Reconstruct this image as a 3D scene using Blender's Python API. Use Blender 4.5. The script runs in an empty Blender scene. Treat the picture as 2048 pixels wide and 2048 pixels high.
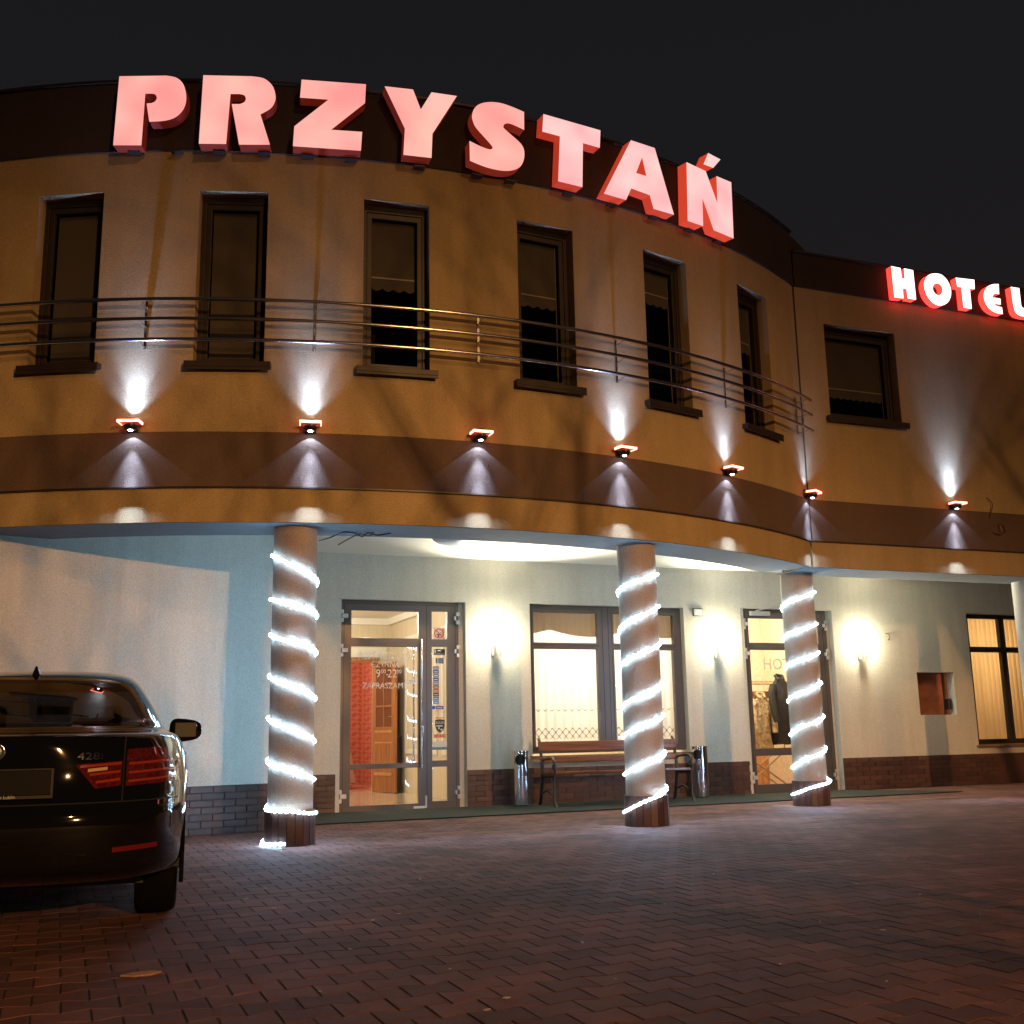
import bpy, bmesh, math, random
from mathutils import Vector, Matrix
from mathutils.geometry import tessellate_polygon
random.seed(7)
sc = bpy.context.scene
COL = sc.collection
RAD = math.radians

# ------------------------------------------------------------------ camera
cam_d = bpy.data.cameras.new('camera'); cam = bpy.data.objects.new('camera', cam_d); COL.objects.link(cam)
cam_d.sensor_width = 36.0; cam_d.sensor_fit = 'HORIZONTAL'; cam_d.lens = 2190.15/2048*36.0
cam_d.clip_start = 0.05; cam_d.clip_end = 500
pt, ro = 0.199077, -0.018757
Fv = Vector((0, math.cos(pt), math.sin(pt))); U0 = Vector((0, -math.sin(pt), math.cos(pt))); R0 = Vector((1, 0, 0))
Rv = R0*math.cos(ro)+U0*math.sin(ro); Uv = -R0*math.sin(ro)+U0*math.cos(ro)
cam.matrix_world = Matrix(((Rv.x, Uv.x, -Fv.x, 0), (Rv.y, Uv.y, -Fv.y, 0), (Rv.z, Uv.z, -Fv.z, 1.0), (0, 0, 0, 1)))
sc.camera = cam

# ------------------------------------------------------------------ night sky, street light, exposure
world = bpy.data.worlds.new('World'); sc.world = world; world.use_nodes = True
bg = world.node_tree.nodes['Background']
wt = world.node_tree; w_tc = wt.nodes.new('ShaderNodeTexCoord'); w_sp = wt.nodes.new('ShaderNodeSeparateXYZ'); w_rp = wt.nodes.new('ShaderNodeValToRGB')
w_rp.color_ramp.elements[0].position = 0.0; w_rp.color_ramp.elements[0].color = (0.0150, 0.0128, 0.0130, 1)   # faint town glow low down
w_rp.color_ramp.elements[1].position = 0.65; w_rp.color_ramp.elements[1].color = (0.0090, 0.0088, 0.0102, 1)
wt.links.new(w_tc.outputs['Generated'], w_sp.inputs[0]); wt.links.new(w_sp.outputs['Z'], w_rp.inputs['Fac']); wt.links.new(w_rp.outputs['Color'], bg.inputs['Color'])
bg.inputs['Strength'].default_value = 1.0
def light(name, kind, loc, power, color, aim=None, radius=0.03, size=None, blend=0.3, angle=None):
    l = bpy.data.lights.new(name, kind); l.energy = power; l.color = color
    if kind in ('POINT', 'SPOT'): l.shadow_soft_size = radius
    if kind == 'SPOT': l.spot_size = RAD(size); l.spot_blend = blend
    if kind == 'SUN': l.angle = RAD(angle)
    o = bpy.data.objects.new(name, l); COL.objects.link(o); o.location = loc
    if aim is not None:
        o.rotation_euler = (Vector(aim)-Vector(loc)).to_track_quat('-Z', 'Y').to_euler()
    return o
# the one distant high light: sodium floodlight of the car park (rail shadows fall about 22 degrees down)
el, az = RAD(22), RAD(31)
sd = Vector((math.sin(az)*math.cos(el), -math.cos(az)*math.cos(el), math.sin(el)))
light('floodlight', 'SUN', sd*30, 0.32, (1.0, 0.47, 0.16), aim=(0, 0, 0), angle=0.6)
# low street lamp across the road (canopy shadow on the side wall falls about 7 degrees down)
light('street_lamp_light', 'SPOT', (14.5, -19.1, 7.1), 21500, (1.0, 0.50, 0.17), aim=(10.37, -11.8, 1.15), radius=0.07, size=75, blend=0.42)
vs = sc.view_settings
vs.view_transform = 'Standard'; vs.look = 'None'; vs.exposure = 0; vs.gamma = 1; vs.use_curve_mapping = False
sc.cycles.use_denoising = True
sc.cycles.use_adaptive_sampling = True; sc.cycles.adaptive_threshold = 0.02; sc.cycles.max_bounces = 7; sc.cycles.transparent_max_bounces = 16; sc.cycles.sample_clamp_indirect = 4.0
sc.cycles.caustics_reflective = False; sc.cycles.caustics_refractive = False

# ------------------------------------------------------------------ materials
def nmat(name):
    m = bpy.data.materials.new(name); m.use_nodes = True
    nt = m.node_tree; b = nt.nodes['Principled BSDF']
    return m, nt, b
def noise(nt, scale, detail=3, rough=0.5, coord='Object', vec=None):
    tc = nt.nodes.new('ShaderNodeTexCoord'); n = nt.nodes.new('ShaderNodeTexNoise')
    n.inputs['Scale'].default_value = scale; n.inputs['Detail'].default_value = detail; n.inputs['Roughness'].default_value = rough
    if vec is not None:
        mp = nt.nodes.new('ShaderNodeMapping'); mp.inputs['Scale'].default_value = vec
        nt.links.new(tc.outputs[coord], mp.inputs['Vector']); nt.links.new(mp.outputs['Vector'], n.inputs['Vector'])
    else:
        nt.links.new(tc.outputs[coord], n.inputs['Vector'])
    return n
def ramp(nt, src, c0, c1, p0=0.3, p1=0.7):
    r = nt.nodes.new('ShaderNodeValToRGB'); r.color_ramp.elements[0].position = p0; r.color_ramp.elements[1].position = p1
    r.color_ramp.elements[0].color = (*c0, 1); r.color_ramp.elements[1].color = (*c1, 1)
    nt.links.new(src, r.inputs['Fac']); return r
def mul(c, k): return tuple(min(1, x*k) for x in c)
def mat(name, color, rough=0.6, metal=0.0, var=0.0, vscale=3.0, bump=0.0, bscale=60.0, bdist=0.004, coat=0.0, spec=0.5, emit=None, estr=0.0, vvec=None):
    m, nt, b = nmat(name)
    b.inputs['Roughness'].default_value = rough; b.inputs['Metallic'].default_value = metal
    b.inputs['Coat Weight'].default_value = coat; b.inputs['Coat Roughness'].default_value = 0.03
    b.inputs['Specular IOR Level'].default_value = spec
    if var > 0:
        n = noise(nt, vscale, 5, 0.6, vec=vvec); r = ramp(nt, n.outputs['Fac'], mul(color, 1-var), mul(color, 1+var))
        nt.links.new(r.outputs['Color'], b.inputs['Base Color'])
    else:
        b.inputs['Base Color'].default_value = (*color, 1)
    if bump > 0:
        n2 = noise(nt, bscale, 4, 0.65); bp = nt.nodes.new('ShaderNodeBump')
        bp.inputs['Strength'].default_value = bump; bp.inputs['Distance'].default_value = bdist
        nt.links.new(n2.outputs['Fac'], bp.inputs['Height']); nt.links.new(bp.outputs['Normal'], b.inputs['Normal'])
    if emit:
        b.inputs['Emission Color'].default_value = (*emit, 1); b.inputs['Emission Strength'].default_value = estr
    return m
def glass(name, tint=(1, 1, 1), rough=0.0, extra=0.022):
    m = bpy.data.materials.new(name); m.use_nodes = True; nt = m.node_tree; nt.nodes.clear()
    o = nt.nodes.new('ShaderNodeOutputMaterial'); mx = nt.nodes.new('ShaderNodeMixShader'); lw = nt.nodes.new('ShaderNodeLayerWeight'); lw.inputs['Blend'].default_value = 0.5
    tr = nt.nodes.new('ShaderNodeBsdfTransparent'); gl = nt.nodes.new('ShaderNodeBsdfGlossy')
    tr.inputs['Color'].default_value = (*tint, 1); gl.inputs['Roughness'].default_value = rough
    pw_ = nt.nodes.new('ShaderNodeMath'); pw_.operation = 'POWER'; pw_.inputs[1].default_value = 5.0
    ad = nt.nodes.new('ShaderNodeMath'); ad.operation = 'MULTIPLY_ADD'; ad.inputs[1].default_value = 0.94; ad.inputs[2].default_value = extra; ad.use_clamp = True
    nt.links.new(lw.outputs['Facing'], pw_.inputs[0]); nt.links.new(pw_.outputs[0], ad.inputs[0]); nt.links.new(ad.outputs[0], mx.inputs[0])
    nt.links.new(tr.outputs[0], mx.inputs[1]); nt.links.new(gl.outputs[0], mx.inputs[2]); nt.links.new(mx.outputs[0], o.inputs['Surface'])
    return m
def cloth(name, color, translucent=0.5, transparent=0.0, pattern=None):
    m = bpy.data.materials.new(name); m.use_nodes = True; nt = m.node_tree; nt.nodes.clear()
    o = nt.nodes.new('ShaderNodeOutputMaterial'); mx = nt.nodes.new('ShaderNodeMixShader'); d = nt.nodes.new('ShaderNodeBsdfDiffuse'); t = nt.nodes.new('ShaderNodeBsdfTranslucent')
    d.inputs['Color'].default_value = (*color, 1); t.inputs['Color'].default_value = (*color, 1); mx.inputs[0].default_value = translucent
    nt.links.new(d.outputs[0], mx.inputs[1]); nt.links.new(t.outputs[0], mx.inputs[2]); last = mx
    if transparent > 0 or pattern:
        m2 = nt.nodes.new('ShaderNodeMixShader'); tp = nt.nodes.new('ShaderNodeBsdfTransparent'); m2.inputs[0].default_value = transparent
        nt.links.new(mx.outputs[0], m2.inputs[1]); nt.links.new(tp.outputs[0], m2.inputs[2]); last = m2
    if pattern: pattern(nt, d, t)
    nt.links.new(last.outputs[0], o.inputs['Surface'])
    return m
def emis(name, color, strength, base=(0.02, 0.02, 0.02)):
    return mat(name, base, 0.4, emit=color, estr=strength)

M = {}
def plaster(name, color, var=0.07):
    m, nt, b = nmat(name); b.inputs['Roughness'].default_value = 0.85; b.inputs['Specular IOR Level'].default_value = 0.25
    n = noise(nt, 0.9, 6, 0.62); r = ramp(nt, n.outputs['Fac'], mul(color, 1-var), mul(color, 1+var), 0.3, 0.7)
    n3 = noise(nt, 130, 3, 0.75); r3 = ramp(nt, n3.outputs['Fac'], (0.70, 0.70, 0.70), (1.16, 1.16, 1.16), 0.36, 0.62)
    mx = nt.nodes.new('ShaderNodeMix'); mx.data_type = 'RGBA'; mx.blend_type = 'MULTIPLY'; mx.inputs[0].default_value = 1
    nt.links.new(r.outputs['Color'], mx.inputs[6]); nt.links.new(r3.outputs['Color'], mx.inputs[7]); nt.links.new(mx.outputs[2], b.inputs['Base Color'])
    n4 = noise(nt, 1.0, 4, 0.6, vec=(5.0, 5.0, 0.35)); r4 = ramp(nt, n4.outputs['Fac'], (0.93, 0.925, 0.91), (1.02, 1.02, 1.02), 0.32, 0.58)
    mx4 = nt.nodes.new('ShaderNodeMix'); mx4.data_type = 'RGBA'; mx4.blend_type = 'MULTIPLY'; mx4.inputs[0].default_value = 1
    nt.links.new(mx.outputs[2], mx4.inputs[6]); nt.links.new(r4.outputs['Color'], mx4.inputs[7]); nt.links.new(mx4.outputs[2], b.inputs['Base Color'])
    n2 = noise(nt, 95, 3, 0.6); bp = nt.nodes.new('ShaderNodeBump'); bp.inputs['Strength'].default_value = 0.55; bp.inputs['Distance'].default_value = 0.008
    nt.links.new(n2.outputs['Fac'], bp.inputs['Height']); nt.links.new(bp.outputs['Normal'], b.inputs['Normal'])
    return m
M['ochre'] = plaster('ochre_plaster', (0.50, 0.375, 0.21))
M['cream'] = plaster('cream_plaster', (0.68, 0.635, 0.53), 0.04)
M['brown_band'] = plaster('brown_plaster', (0.155, 0.105, 0.082), 0.08)
M['frieze'] = plaster('dark_brown_plaster', (0.062, 0.046, 0.040), 0.1)
M['soffit'] = plaster('grey_plaster', (0.15, 0.155, 0.165), 0.04)
M['ceiling'] = mat('white_ceiling_paint', (0.72, 0.70, 0.64), 0.8, var=0.03)
M['drip'] = mat('dark_drip_edge', (0.03, 0.025, 0.022), 0.4)
M['frame_dark'] = mat('dark_brown_window_frame', (0.030, 0.021, 0.018), 0.45, var=0.1)
M['alu'] = mat('brown_aluminium', (0.115, 0.095, 0.088), 0.32, metal=0.35, var=0.05, bump=0.15, bscale=400, bdist=0.001)
M['hinge'] = mat('light_grey_hinge', (0.62, 0.62, 0.62), 0.35, metal=0.3)
M['seam'] = mat('dark_seam', (0.012, 0.011, 0.011), 0.7)
M['steel'] = mat('polished_steel', (0.72, 0.72, 0.72), 0.13, metal=1.0, var=0.06, vscale=20)
M['rail'] = mat('brushed_steel_rail', (0.62, 0.60, 0.58), 0.22, metal=1.0)
M['glass'] = glass('clear_glass')
M['glass_up'] = glass('upper_window_glass', (0.8, 0.82, 0.85))
M['blind'] = cloth('beige_blind_cloth', (0.30, 0.235, 0.165), 0.2)
M['blind_bar'] = mat('blind_bar', (0.75, 0.60, 0.40), 0.4)
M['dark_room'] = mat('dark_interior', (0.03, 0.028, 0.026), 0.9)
M['room_grey'] = mat('roof_felt', (0.03, 0.03, 0.03), 0.9)
def brickmat(name, color):
    m, nt, b = nmat(name); b.inputs['Roughness'].default_value = 0.42
    oi = nt.nodes.new('ShaderNodeObjectInfo'); n = noise(nt, 40, 4, 0.6)
    r = ramp(nt, oi.outputs['Random'], mul(color, 0.7), mul(color, 1.3), 0, 1)
    r2 = ramp(nt, n.outputs['Fac'], (0.75, 0.75, 0.75), (1.15, 1.12, 1.1))
    mx = nt.nodes.new('ShaderNodeMix'); mx.data_type = 'RGBA'; mx.blend_type = 'MULTIPLY'; mx.inputs[0].default_value = 1
    nt.links.new(r.outputs['Color'], mx.inputs[6]); nt.links.new(r2.outputs['Color'], mx.inputs[7]); nt.links.new(mx.outputs[2], b.inputs['Base Color'])
    bp = nt.nodes.new('ShaderNodeBump'); bp.inputs['Strength'].default_value = 0.4; bp.inputs['Distance'].default_value = 0.004
    nt.links.new(n.outputs['Fac'], bp.inputs['Height']); nt.links.new(bp.outputs['Normal'], b.inputs['Normal'])
    return m
M['brick'] = brickmat('brown_clinker', (0.088, 0.042, 0.031))
M['mortar'] = mat('dark_mortar', (0.05, 0.043, 0.04), 0.9)
M['column'] = plaster('column_plaster', (0.52, 0.42, 0.33), 0.05)
M['column_white'] = plaster('white_column_plaster', (0.66, 0.63, 0.56), 0.03)
M['rope'] = emis('led_rope_white', (0.34, 0.66, 1.0), 140.0, (0.8, 0.8, 0.8))
M['rope_dim'] = emis('led_rope_between', (0.55, 0.80, 1.0), 2.5, (0.8, 0.8, 0.8))
M['rope_back'] = emis('led_rope_back', (0.55, 0.78, 1.0), 15.0, (0.8, 0.8, 0.8))
M['lens'] = emis('led_lens', (0.75, 0.87, 1.0), 40.0)
M['lens_off'] = mat('led_lens_off', (0.3, 0.3, 0.32), 0.2)
M['lamp_body'] = mat('black_lamp_body', (0.02, 0.018, 0.018), 0.3, coat=0.3)
M['lamp_plate'] = mat('dark_red_acrylic', (0.25, 0.02, 0.015), 0.15, emit=(1, 0.07, 0.04), estr=0.35)
M['lamp_rim'] = emis('lit_red_edge', (1.0, 0.20, 0.13), 9.0)
M['sconce'] = mat('sconce_metal', (0.55, 0.53, 0.47), 0.35, metal=0.6)
M['sconce_glass'] = emis('sconce_bulb', (1.0, 0.95, 0.72), 14.0)
M['white'] = mat('white_plastic', (0.75, 0.75, 0.73), 0.4)
M['dome'] = mat('opal_dome', (0.70, 0.74, 0.82), 0.25)
M['black'] = mat('black_plastic', (0.012, 0.012, 0.012), 0.45)
M['cast'] = mat('dark_cast_iron', (0.018, 0.013, 0.012), 0.38, coat=0.4)
def wood(name, color, rough=0.35, sc_=(1.5, 30, 30), coat=0.3):
    m, nt, b = nmat(name); b.inputs['Roughness'].default_value = rough; b.inputs['Coat Weight'].default_value = coat; b.inputs['Coat Roughness'].default_value = 0.15
    n = noise(nt, 1.0, 6, 0.6, vec=sc_); r = ramp(nt, n.outputs['Fac'], mul(color, 0.6), mul(color, 1.3), 0.3, 0.7)
    nt.links.new(r.outputs['Color'], b.inputs['Base Color']); return m
M['bench_wood'] = wood('varnished_bench_wood', (0.19, 0.072, 0.035), 0.25)
M['door_wood'] = wood('oak_door', (0.34, 0.135, 0.045), 0.35, (25, 25, 2.0))
M['mat'] = mat('green_carpet', (0.008, 0.014, 0.009), 0.95, var=0.25, vscale=60, bump=0.8, bscale=500, bdist=0.006)

# ------------------------------------------------------------------ mesh helpers
class MB:
    def __init__(s): s.v = []; s.f = []; s.a = None
    def add(s, vs, fs):
        b = len(s.v); s.v += [tuple(p) for p in vs]; s.f += [tuple(i+b for i in f) for f in fs]
    def box(s, f, lo, hi):
        c = [f(x, y, z) for z in (lo[2], hi[2]) for y in (lo[1], hi[1]) for x in (lo[0], hi[0])]
        s.add(c, [(0, 2, 3, 1), (4, 5, 7, 6), (0, 1, 5, 4), (2, 6, 7, 3), (0, 4, 6, 2), (1, 3, 7, 5)])
    def tube(s, pts, r, n=8, closed=False, caps=True):
        pts = [Vector(p) for p in pts]; N = len(pts); rings = []
        rs = r if isinstance(r, (list, tuple)) else [r]*N
        prev = None
        for i, p in enumerate(pts):
            if closed: d = pts[(i+1) % N]-pts[i-1]
            else: d = pts[min(i+1, N-1)]-pts[max(i-1, 0)]
            d.normalize()
            if prev is None:
                a = Vector((0, 0, 1)) if abs(d.z) < 0.9 else Vector((1, 0, 0))
                u = d.cross(a).normalized()
            else:
                u = (prev-d*prev.dot(d)); u = u.normalized() if u.length > 1e-6 else d.orthogonal().normalized()
            prev = u; w = d.cross(u)
            rings.append([p+(u*math.cos(2*math.pi*k/n)+w*math.sin(2*math.pi*k/n))*rs[i] for k in range(n)])
        vs = [q for r_ in rings for q in r_]; fs = []
        for i in range(N if closed else N-1):
            j = (i+1) % N
            for k in range(n): fs.append((i*n+k, i*n+(k+1) % n, j*n+(k+1) % n, j*n+k))
        if caps and not closed: fs += [tuple(range(n))[::-1], tuple((N-1)*n+k for k in range(n))]
        s.add(vs, fs)
    def lathe(s, f, prof, n=24, a0=0, a1=360, cap=True):
        full = abs(a1-a0) >= 359.9; m = n if full else n+1; vs = []; fs = []
        for r, z in prof:
            for k in range(m):
                a = RAD(a0+(a1-a0)*k/n); vs.append(f(r*math.cos(a), r*math.sin(a), z))
        for i in range(len(prof)-1):
            for k in range(n):
                k2 = (k+1) % m; fs.append((i*m+k, i*m+k2, (i+1)*m+k2, (i+1)*m+k))
        if cap and full:
            if prof[0][0] > 1e-5: fs.append(tuple(range(m))[::-1])
            if prof[-1][0] > 1e-5: fs.append(tuple((len(prof)-1)*m+k for k in range(m)))
        s.add(vs, fs)
    def prism(s, f, loops, d0, d1, front=True, back=True, sides=True):
        # loops of (u, z); extruded between d0 and d1 (d1 = front)
        flat = [p for lp in loops for p in lp]; n = len(flat)
        tris = tessellate_polygon([[Vector((p[0], p[1], 0)) for p in lp] for lp in loops])
        vs = [f(p[0], d1, p[1]) for p in flat]+[f(p[0], d0, p[1]) for p in flat]; fs = []
        if front: fs += [tuple(t) for t in tris]
        if back: fs += [tuple(i+n for i in t)[::-1] for t in tris]
        if sides:
            o = 0
            for lp in loops:
                m = len(lp)
                for i in range(m): fs.append((o+i, o+(i+1) % m, n+o+(i+1) % m, n+o+i))
                o += m
        s.add(vs, fs)
    def slab(s, u0, u1, z0, z1, holes, d0, d1, f, step=None, back=True):
        us = {u0, u1}; zs = {z0, z1}
        for h in holes:
            us |= {max(u0, h[0]), min(u1, h[1])}; zs |= {max(z0, h[2]), min(z1, h[3])}
        us = sorted(us); zs = sorted(zs)
        if step:
            nu = []
            for a, b in zip(us, us[1:]):
                k = max(1, int(math.ceil((b-a)/step))); nu += [a+(b-a)*i/k for i in range(k)]
            us = nu+[us[-1]]
        def solid(i, j):
            if i < 0 or j < 0 or i >= len(us)-1 or j >= len(zs)-1: return False
            cu = (us[i]+us[i+1])/2; cz = (zs[j]+zs[j+1])/2
            return not any(h[0] < cu < h[1] and h[2] < cz < h[3] for h in holes)
        idx = {}; vs = []; fs = []
        def V(i, j, d):
            k = (i, j, d)
            if k not in idx: idx[k] = len(vs); vs.append(f(us[i], d, zs[j]))
            return idx[k]
        for i in range(len(us)-1):
            for j in range(len(zs)-1):
                if not solid(i, j): continue
                fs.append((V(i, j, d1), V(i+1, j, d1), V(i+1, j+1, d1), V(i, j+1, d1)))
                if back: fs.append((V(i, j, d0), V(i, j+1, d0), V(i+1, j+1, d0), V(i+1, j, d0)))
                if not solid(i-1, j): fs.append((V(i, j, d0), V(i, j, d1), V(i, j+1, d1), V(i, j+1, d0)))
                if not solid(i+1, j): fs.append((V(i+1, j, d1), V(i+1, j, d0), V(i+1, j+1, d0), V(i+1, j+1, d1)))
                if not solid(i, j-1): fs.append((V(i, j, d0), V(i+1, j, d0), V(i+1, j, d1), V(i, j, d1)))
                if not solid(i, j+1): fs.append((V(i, j+1, d1), V(i+1, j+1, d1), V(i+1, j+1, d0), V(i, j+1, d0)))
        s.add(vs, fs)
    def mesh(s, name, smooth=None):
        me = bpy.data.meshes.new(name); me.from_pydata(s.v, [], s.f)
        bm = bmesh.new(); bm.from_mesh(me)
        if smooth is not None: bmesh.ops.remove_doubles(bm, verts=bm.verts, dist=1e-5)
        bmesh.ops.recalc_face_normals(bm, faces=bm.faces)
        if smooth is not None:
            for fc in bm.faces: fc.smooth = True
            for e in bm.edges:
                if len(e.link_faces) == 2 and e.calc_face_angle(0) > RAD(smooth): e.smooth = False
        bm.to_mesh(me); bm.free(); return me
    def build(s, name, m, parent=None, smooth=None, bevel=0.0):
        me = s.mesh(name, smooth); me.materials.append(m)
        o = bpy.data.objects.new(name, me); COL.objects.link(o)
        if parent is not None: o.parent = parent
        if bevel > 0:
            bv = o.modifiers.new('bevel', 'BEVEL'); bv.width = bevel; bv.segments = 2; bv.limit_method = 'ANGLE'; bv.angle_limit = RAD(40)
        return o
def tag(o, label=None, cat=None, group=None, kind=None):
    if label: o['label'] = label
    if cat: o['category'] = cat
    if group: o['group'] = group
    if kind: o['kind'] = kind
    return o
def empty(name, loc=(0, 0, 0), rz=0.0):
    o = bpy.data.objects.new(name, None); COL.objects.link(o); o.location = loc; o.rotation_euler = (0, 0, rz); o.empty_display_size = 0.2
    return o
def copy_tree(o, parent=None):
    c = o.copy(); COL.objects.link(c); c.parent = parent
    for ch in list(o.children): copy_tree(ch, c)
    return c
def part(name, m, parent, f, *boxes, smooth=None, bevel=0.0):
    b = MB()
    for lo, hi in boxes: b.box(f, lo, hi)
    return b.build(name, m, parent, smooth, bevel)
I = lambda x, y, z: (x, y, z)
def text_mesh(name, body, size, m, parent, f, d=0.0, align='CENTER', xs=1.0):
    cu = bpy.data.curves.new('t', 'FONT'); cu.body = body; cu.size = size; cu.align_x = align; cu.resolution_u = 2
    to = bpy.data.objects.new('t', cu); COL.objects.link(to)
    dg = bpy.context.evaluated_depsgraph_get(); me = bpy.data.meshes.new_from_object(to.evaluated_get(dg))
    for v in me.vertices: v.co = Vector(f(v.co.x*xs, d, v.co.y))
    bpy.data.objects.remove(to); me.name = name; me.materials.clear(); me.materials.append(m)
    o = bpy.data.objects.new(name, me); COL.objects.link(o); o.parent = parent
    return o
# frames: back wall (s along, d out towards the court), side wall, curved facade (degrees), straight hotel facade
thB = math.atan(0.41); cB, sB = math.cos(thB), math.sin(thB)
fB = lambda s, d, z: (s*cB+d*sB, 15.92+s*sB-d*cB, z)
thL = math.atan(0.655); cL, sL = math.cos(thL), math.sin(thL)
fL = lambda s, d, z: (-2.76+s*cL+d*sL, 12.40+s*sL-d*cL, z)
CX, CY, RR = -3.666, 19.741, 9.4076
fA = lambda a, d, z: (CX+(RR+d)*math.cos(RAD(a)), CY+(RR+d)*math.sin(RAD(a)), z)
thH = math.atan(0.3955); cH, sH = math.cos(thH), math.sin(thH)
fH = lambda s, d, z: (s*cH+d*sH, 12.611+s*sH-d*cH, z)
KINK = -36.4; SK = 4.225
def fT(a, off=0.0):   # flat frame tangent to the curved facade at angle a
    o = fA(a, off, 0); ux, uy = -math.sin(RAD(a)), math.cos(RAD(a)); nx, ny = math.cos(RAD(a)), math.sin(RAD(a))
    return lambda u, d, z: (o[0]+u*ux+d*nx, o[1]+u*uy+d*ny, z)

# ------------------------------------------------------------------ ground and paving
g = MB(); g.add([(-150, -150, -0.0035), (150, -150, -0.0035), (150, 150, -0.0035), (-150, 150, -0.0035)], [(0, 1, 2, 3)])
gr = g.build('ground', mat('dark_joint_sand', (0.032, 0.022, 0.020), 0.95, var=0.2, vscale=5)); tag(gr, kind='structure')
pav = empty('pavement'); tag(pav, kind='structure')
def pavermat(name, attr):
    m, nt, b = nmat(name)
    if attr:
        src = nt.nodes.new('ShaderNodeAttribute'); src.attribute_name = 'tint'; out = src.outputs['Fac']
    else:
        src = nt.nodes.new('ShaderNodeObjectInfo'); out = src.outputs['Random']
    c = (0.172, 0.079, 0.064)
    r = ramp(nt, out, mul(c, 0.70), mul(c, 1.22), 0, 1)
    tcg = nt.nodes.new('ShaderNodeNewGeometry')
    def wn(scale, det):
        n = nt.nodes.new('ShaderNodeTexNoise'); n.inputs['Scale'].default_value = scale; n.inputs['Detail'].default_value = det; n.inputs['Roughness'].default_value = 0.65
        nt.links.new(tcg.outputs['Position'], n.inputs['Vector']); return n
    n1 = wn(0.8, 5); n2 = wn(150, 3); n3 = wn(420, 1)
    r1 = ramp(nt, n1.outputs['Fac'], (0.58, 0.58, 0.60), (1.12, 1.1, 1.08), 0.33, 0.60)
    r2 = ramp(nt, n2.outputs['Fac'], (0.72, 0.72, 0.72), (1.2, 1.2, 1.2), 0.3, 0.7)
    r3 = ramp(nt, n3.outputs['Fac'], (1, 1, 1), (2.2, 2.1, 2.0), 0.66, 0.78)
    col = r.outputs['Color']
    for q in (r1, r2, r3):
        mx = nt.nodes.new('ShaderNodeMix'); mx.data_type = 'RGBA'; mx.blend_type = 'MULTIPLY'; mx.inputs[0].default_value = 1
        nt.links.new(col, mx.inputs[6]); nt.links.new(q.outputs['Color'], mx.inputs[7]); col = mx.outputs[2]
    nt.links.new(col, b.inputs['Base Color'])
    b.inputs['Roughness'].default_value = 0.8; b.inputs['Specular IOR Level'].default_value = 0.22
    bp = nt.nodes.new('ShaderNodeBump'); bp.inputs['Strength'].default_value = 0.6; bp.inputs['Distance'].default_value = 0.004
    nt.links.new(n2.outputs['Fac'], bp.inputs['Height']); nt.links.new(bp.outputs['Normal'], b.inputs['Normal'])
    return m
PM_obj, PM_attr = pavermat('paver_brown', False), pavermat('paver_brown_far', True)
PL, PW, AMP = 0.2115, 0.1765, 0.016
def paver_outline(inset, z):
    pts = []; N = 6
    for k in range(N+1):
        u = -PL/2+PL*k/N; w = -PW/2-AMP*math.cos(2*math.pi*(u+PL/2)/PL)
        uu = max(-PL/2+inset, min(PL/2-inset, u)); pts.append((uu, w+inset, z))
    for k in range(N+1):
        u = PL/2-PL*k/N; w = PW/2+AMP*math.cos(2*math.pi*(u+PL/2)/PL)
        uu = max(-PL/2+inset, min(PL/2-inset, u)); pts.append((uu, w-inset, z))
    return pts
top = paver_outline(0.0058, 0.0); mid = paver_outline(0.0042, -0.0012); bot = paver_outline(0.0036, -0.012); n_ = len(top)
pm_v = top+mid+bot
pm_f = [tuple(range(n_))]+[(i+n_*k, i+n_*(k+1), (i+1) % n_+n_*(k+1), (i+1) % n_+n_*k) for k in range(2) for i in range(n_)]
pmesh = bpy.data.meshes.new('paver'); pmesh.from_pydata(pm_v, [], pm_f); pmesh.materials.append(PM_obj); pmesh.update()
cells = []
fwd = Fv; pos = Vector((0, 0, 1))
for j in range(-3, 76):
    d = 0.02+j*PW
    for i in range(-52, 60):
        s = i*PL+(PL/2 if j % 2 else 0)+0.055
        x, y, _ = fB(s, d, 0)
        v = Vector((x, y, 0))-pos; dep = v.dot(fwd)
        if dep < 1.5: continue
        px = 1024+2190*v.dot(Rv)/dep; py = 1024-2190*v.dot(Uv)/dep
        if px < -260 or px > 2310 or py > 2280: continue
        if d < 0.05 and s > -3.4: continue
        vis = -40 < px < 2090 and py < 2075 and not (px < 330 and 1300 < py < 1800)
        cells.append((0 if vis else 1, dep, s, d, x, y))
cells.sort()
rb = []; tints = []; vv = []; ff = []
for k, (_, dep, s, d, x, y) in enumerate(cells):
    rz = thB+random.uniform(-0.012, 0.012); dz = random.uniform(-0.0008, 0.0008)
    if k < 300:
        o = bpy.data.objects.new('paver', pmesh); COL.objects.link(o); o.parent = pav
        o.location = (x, y, dz); o.rotation_euler = (random.uniform(-.005, .005), random.uniform(-.005, .005), rz)
    else:
        c, sn = math.cos(rz), math.sin(rz); b = len(vv); tx, ty = random.uniform(-.005, .005), random.uniform(-.005, .005)
        vv += [(x+p[0]*c+p[1]*sn, y+p[0]*sn-p[1]*c, p[2]+dz+p[0]*tx+p[1]*ty) for p in pm_v]
        ff += [tuple(q+b for q in f[::-1]) for f in pm_f]; tints += [random.random()]*len(pm_f)
me = bpy.data.meshes.new('far_pavers'); me.from_pydata(vv, [], ff); me.materials.append(PM_attr)
at = me.attributes.new('tint', 'FLOAT', 'FACE'); at.data.foreach_set('value', tints); me.update()
fp = bpy.data.objects.new('far_pavers', me); COL.objects.link(fp); fp.parent = pav; tag(fp, kind='stuff')

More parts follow.
